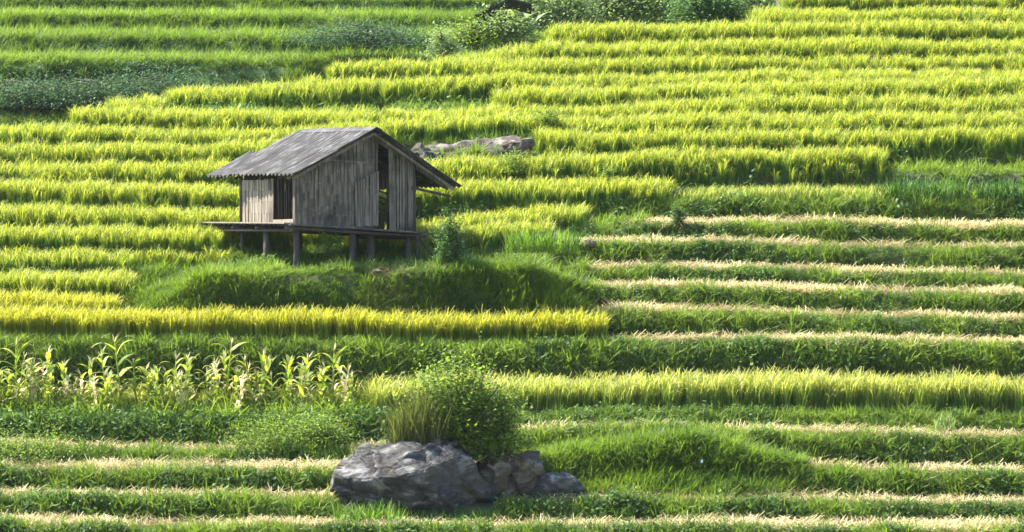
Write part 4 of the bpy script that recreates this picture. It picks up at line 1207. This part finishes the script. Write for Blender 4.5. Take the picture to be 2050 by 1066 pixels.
for a in [
 (1010, 74, 139.2, .75, 2.0, M['pale_shrub'], 'bushy scrub just left of the middle of the tree line', .15, 70),
 (955, 86, 139, .75, 2.0, M['shrub'], 'low green scrub at the left end of the tree line, below the dark roof', .13, 60),
 (1062, 58, 146, 1.5, 2.4, M['pale_shrub'], 'dense blue green scrub right of the dark roof', .16, 80),
 (1130, 48, 147, 1.4, 2.3, M['pale_shrub'], 'dark scrub in the centre of the tree line', .16, 80),
 (1190, 44, 150, 1.5, 2.4, M['pale_shrub'], 'pale grey green scrub right of the dark central scrub', .16, 70),
 (1255, 44, 150, 1.6, 2.4, M['pale_shrub'], 'pale leafy scrub left of the thin bare trunk', .17, 70),
 (1325, 44, 150, 1.6, 2.2, M['pale_shrub'], 'light green scrub between the bare trunk and the dark bush', .16, 70),
 (1400, 42, 144, 1.3, 1.7, M['shrub_blue'], 'darkest round bush at the right part of the tree line', .14, 90),
 (1450, 42, 145, 1.0, 1.4, M['shrub_blue'], 'smaller dark bush right of the darkest round one', .14, 60),
 (1500, 30, 148, 1.1, 1.8, M['pale_shrub'], 'pale scrub at the right end of the tree line', .15, 50)]:
    make_tree(*a[:7], leaf=a[7], clumps=a[8], name='scrub_bush', low=.05)
make_tree(885, 112, 137, .8, .75, M['pale_shrub'], 'small pale vine covered stump tree standing alone left of the tree line', .10, 45, 22, .06, name='scrub_bush', low=.05)
make_tree(1097, 60, 148, 2.2, .9, M['pale_shrub'], 'slim upright tree with a thin trunk behind the central scrub', .15, 18, 12, .05, low=.7)
make_tree(1275, 52, 151, 2.0, .8, M['pale_shrub'], 'slim tree with bare lower trunk behind the pale scrub', .15, 14, 12, .04, low=.75)
for (u, vb, Y, h, w, lb) in ((735, 88, 171, .8, 5.5, 'wide dark bush on the far slope left of the tree line'),
                      (330, 208, 165.2, 1.15, 4.4, 'dark bush peak on the far slope at the upper left'),
                      (60, 210, 165.2, 1.0, 5.2, 'dark bush at the upper left edge of the far slope'),
                      (200, 210, 165.2, .95, 5.2, 'dark bush between the two others on the far left bank')):
    make_tree(u, vb, Y, h, w, M['shrub_dark'], lb, leaf=.13, clumps=150, per=28, name='scrub_bush', low=.05)
# banana-like leaves near the dark roof
n = 16
b = np.zeros((n, 3)); b[:, 0] = U(-.5, .5, n)
v, f, s = ribbons(b, U(0,2*PI,n), U(.1,.6,n), U(.5,1.4,n), U(.8,1.4,n), U(.14,.22,n), 6, tip=.2, hold=.6, twist=U(-.6,.6,n))
o = link('banana_plant', arr_mesh('banana_plant', v, f), M['pale_shrub'], loc=pos(1040, 62, 141))
tag(o, 'banana like plant with broad leaves next to the dark roof corner', 'plant')
# small roof
shed = empty('field_shelter', pos(988, 40, 140)); tag(shed, 'dark roof corner of a shelter among the scrub at the top', 'shelter')
m1 = solid_mat('dark_roofing', [(.3, (.015,.017,.02)), (.7, (.05,.055,.06))], scale=(4,4,4), bump=.3)
for q0, q1 in (((-.62, .02), (.50, .60)), ((.50, .60), (1.25, .42))):
    (ax, az_), (bx_, bz) = q0, q1
    mb = MB(); yf, yb, dz = -.75, .6, .42
    P = [(ax, yf, az_ + .1), (bx_, yf, bz + .08), (bx_, yb, bz - dz * .6), (ax, yb, az_ - dz * .6)]
    mb.hexa(P + [(p[0], p[1], p[2] + .05) for p in P]); mb.build('roof', m1, shed)
for px in (-.3, .55, 1.1):
    mb = MB(); mb.tube([(px, .3, -1.6), (px, .3, .0)], .03, 6); mb.build('post', M['dark_wood'], shed, True)

# ------------------------------------------------------------------ thin haze in the valley air
hm = bpy.data.materials.new('haze'); hm.use_nodes = True; nt = hm.node_tree
for n_ in list(nt.nodes): nt.nodes.remove(n_)
ho = nt.nodes.new('ShaderNodeOutputMaterial'); pv = nt.nodes.new('ShaderNodeVolumePrincipled')
pv.inputs['Color'].default_value = (.86, .93, 1, 1); pv.inputs['Density'].default_value = .00005; pv.inputs['Anisotropy'].default_value = .2
nt.links.new(pv.outputs[0], ho.inputs['Volume'])
mb = MB(); x0, x1, y0, y1, z0, z1 = -300, 300, -70, 270, -20, 62
mb.v = [(x0,y0,z0),(x1,y0,z0),(x1,y1,z0),(x0,y1,z0),(x0,y0,z1),(x1,y0,z1),(x1,y1,z1),(x0,y1,z1)]
mb.f = [(0,3,2,1),(4,5,6,7),(0,1,5,4),(1,2,6,5),(2,3,7,6),(3,0,4,7)]      # outward normals
hz = mb.build('haze', hm); tag(hz, 'thin pale haze filling the valley air', kind='stuff')
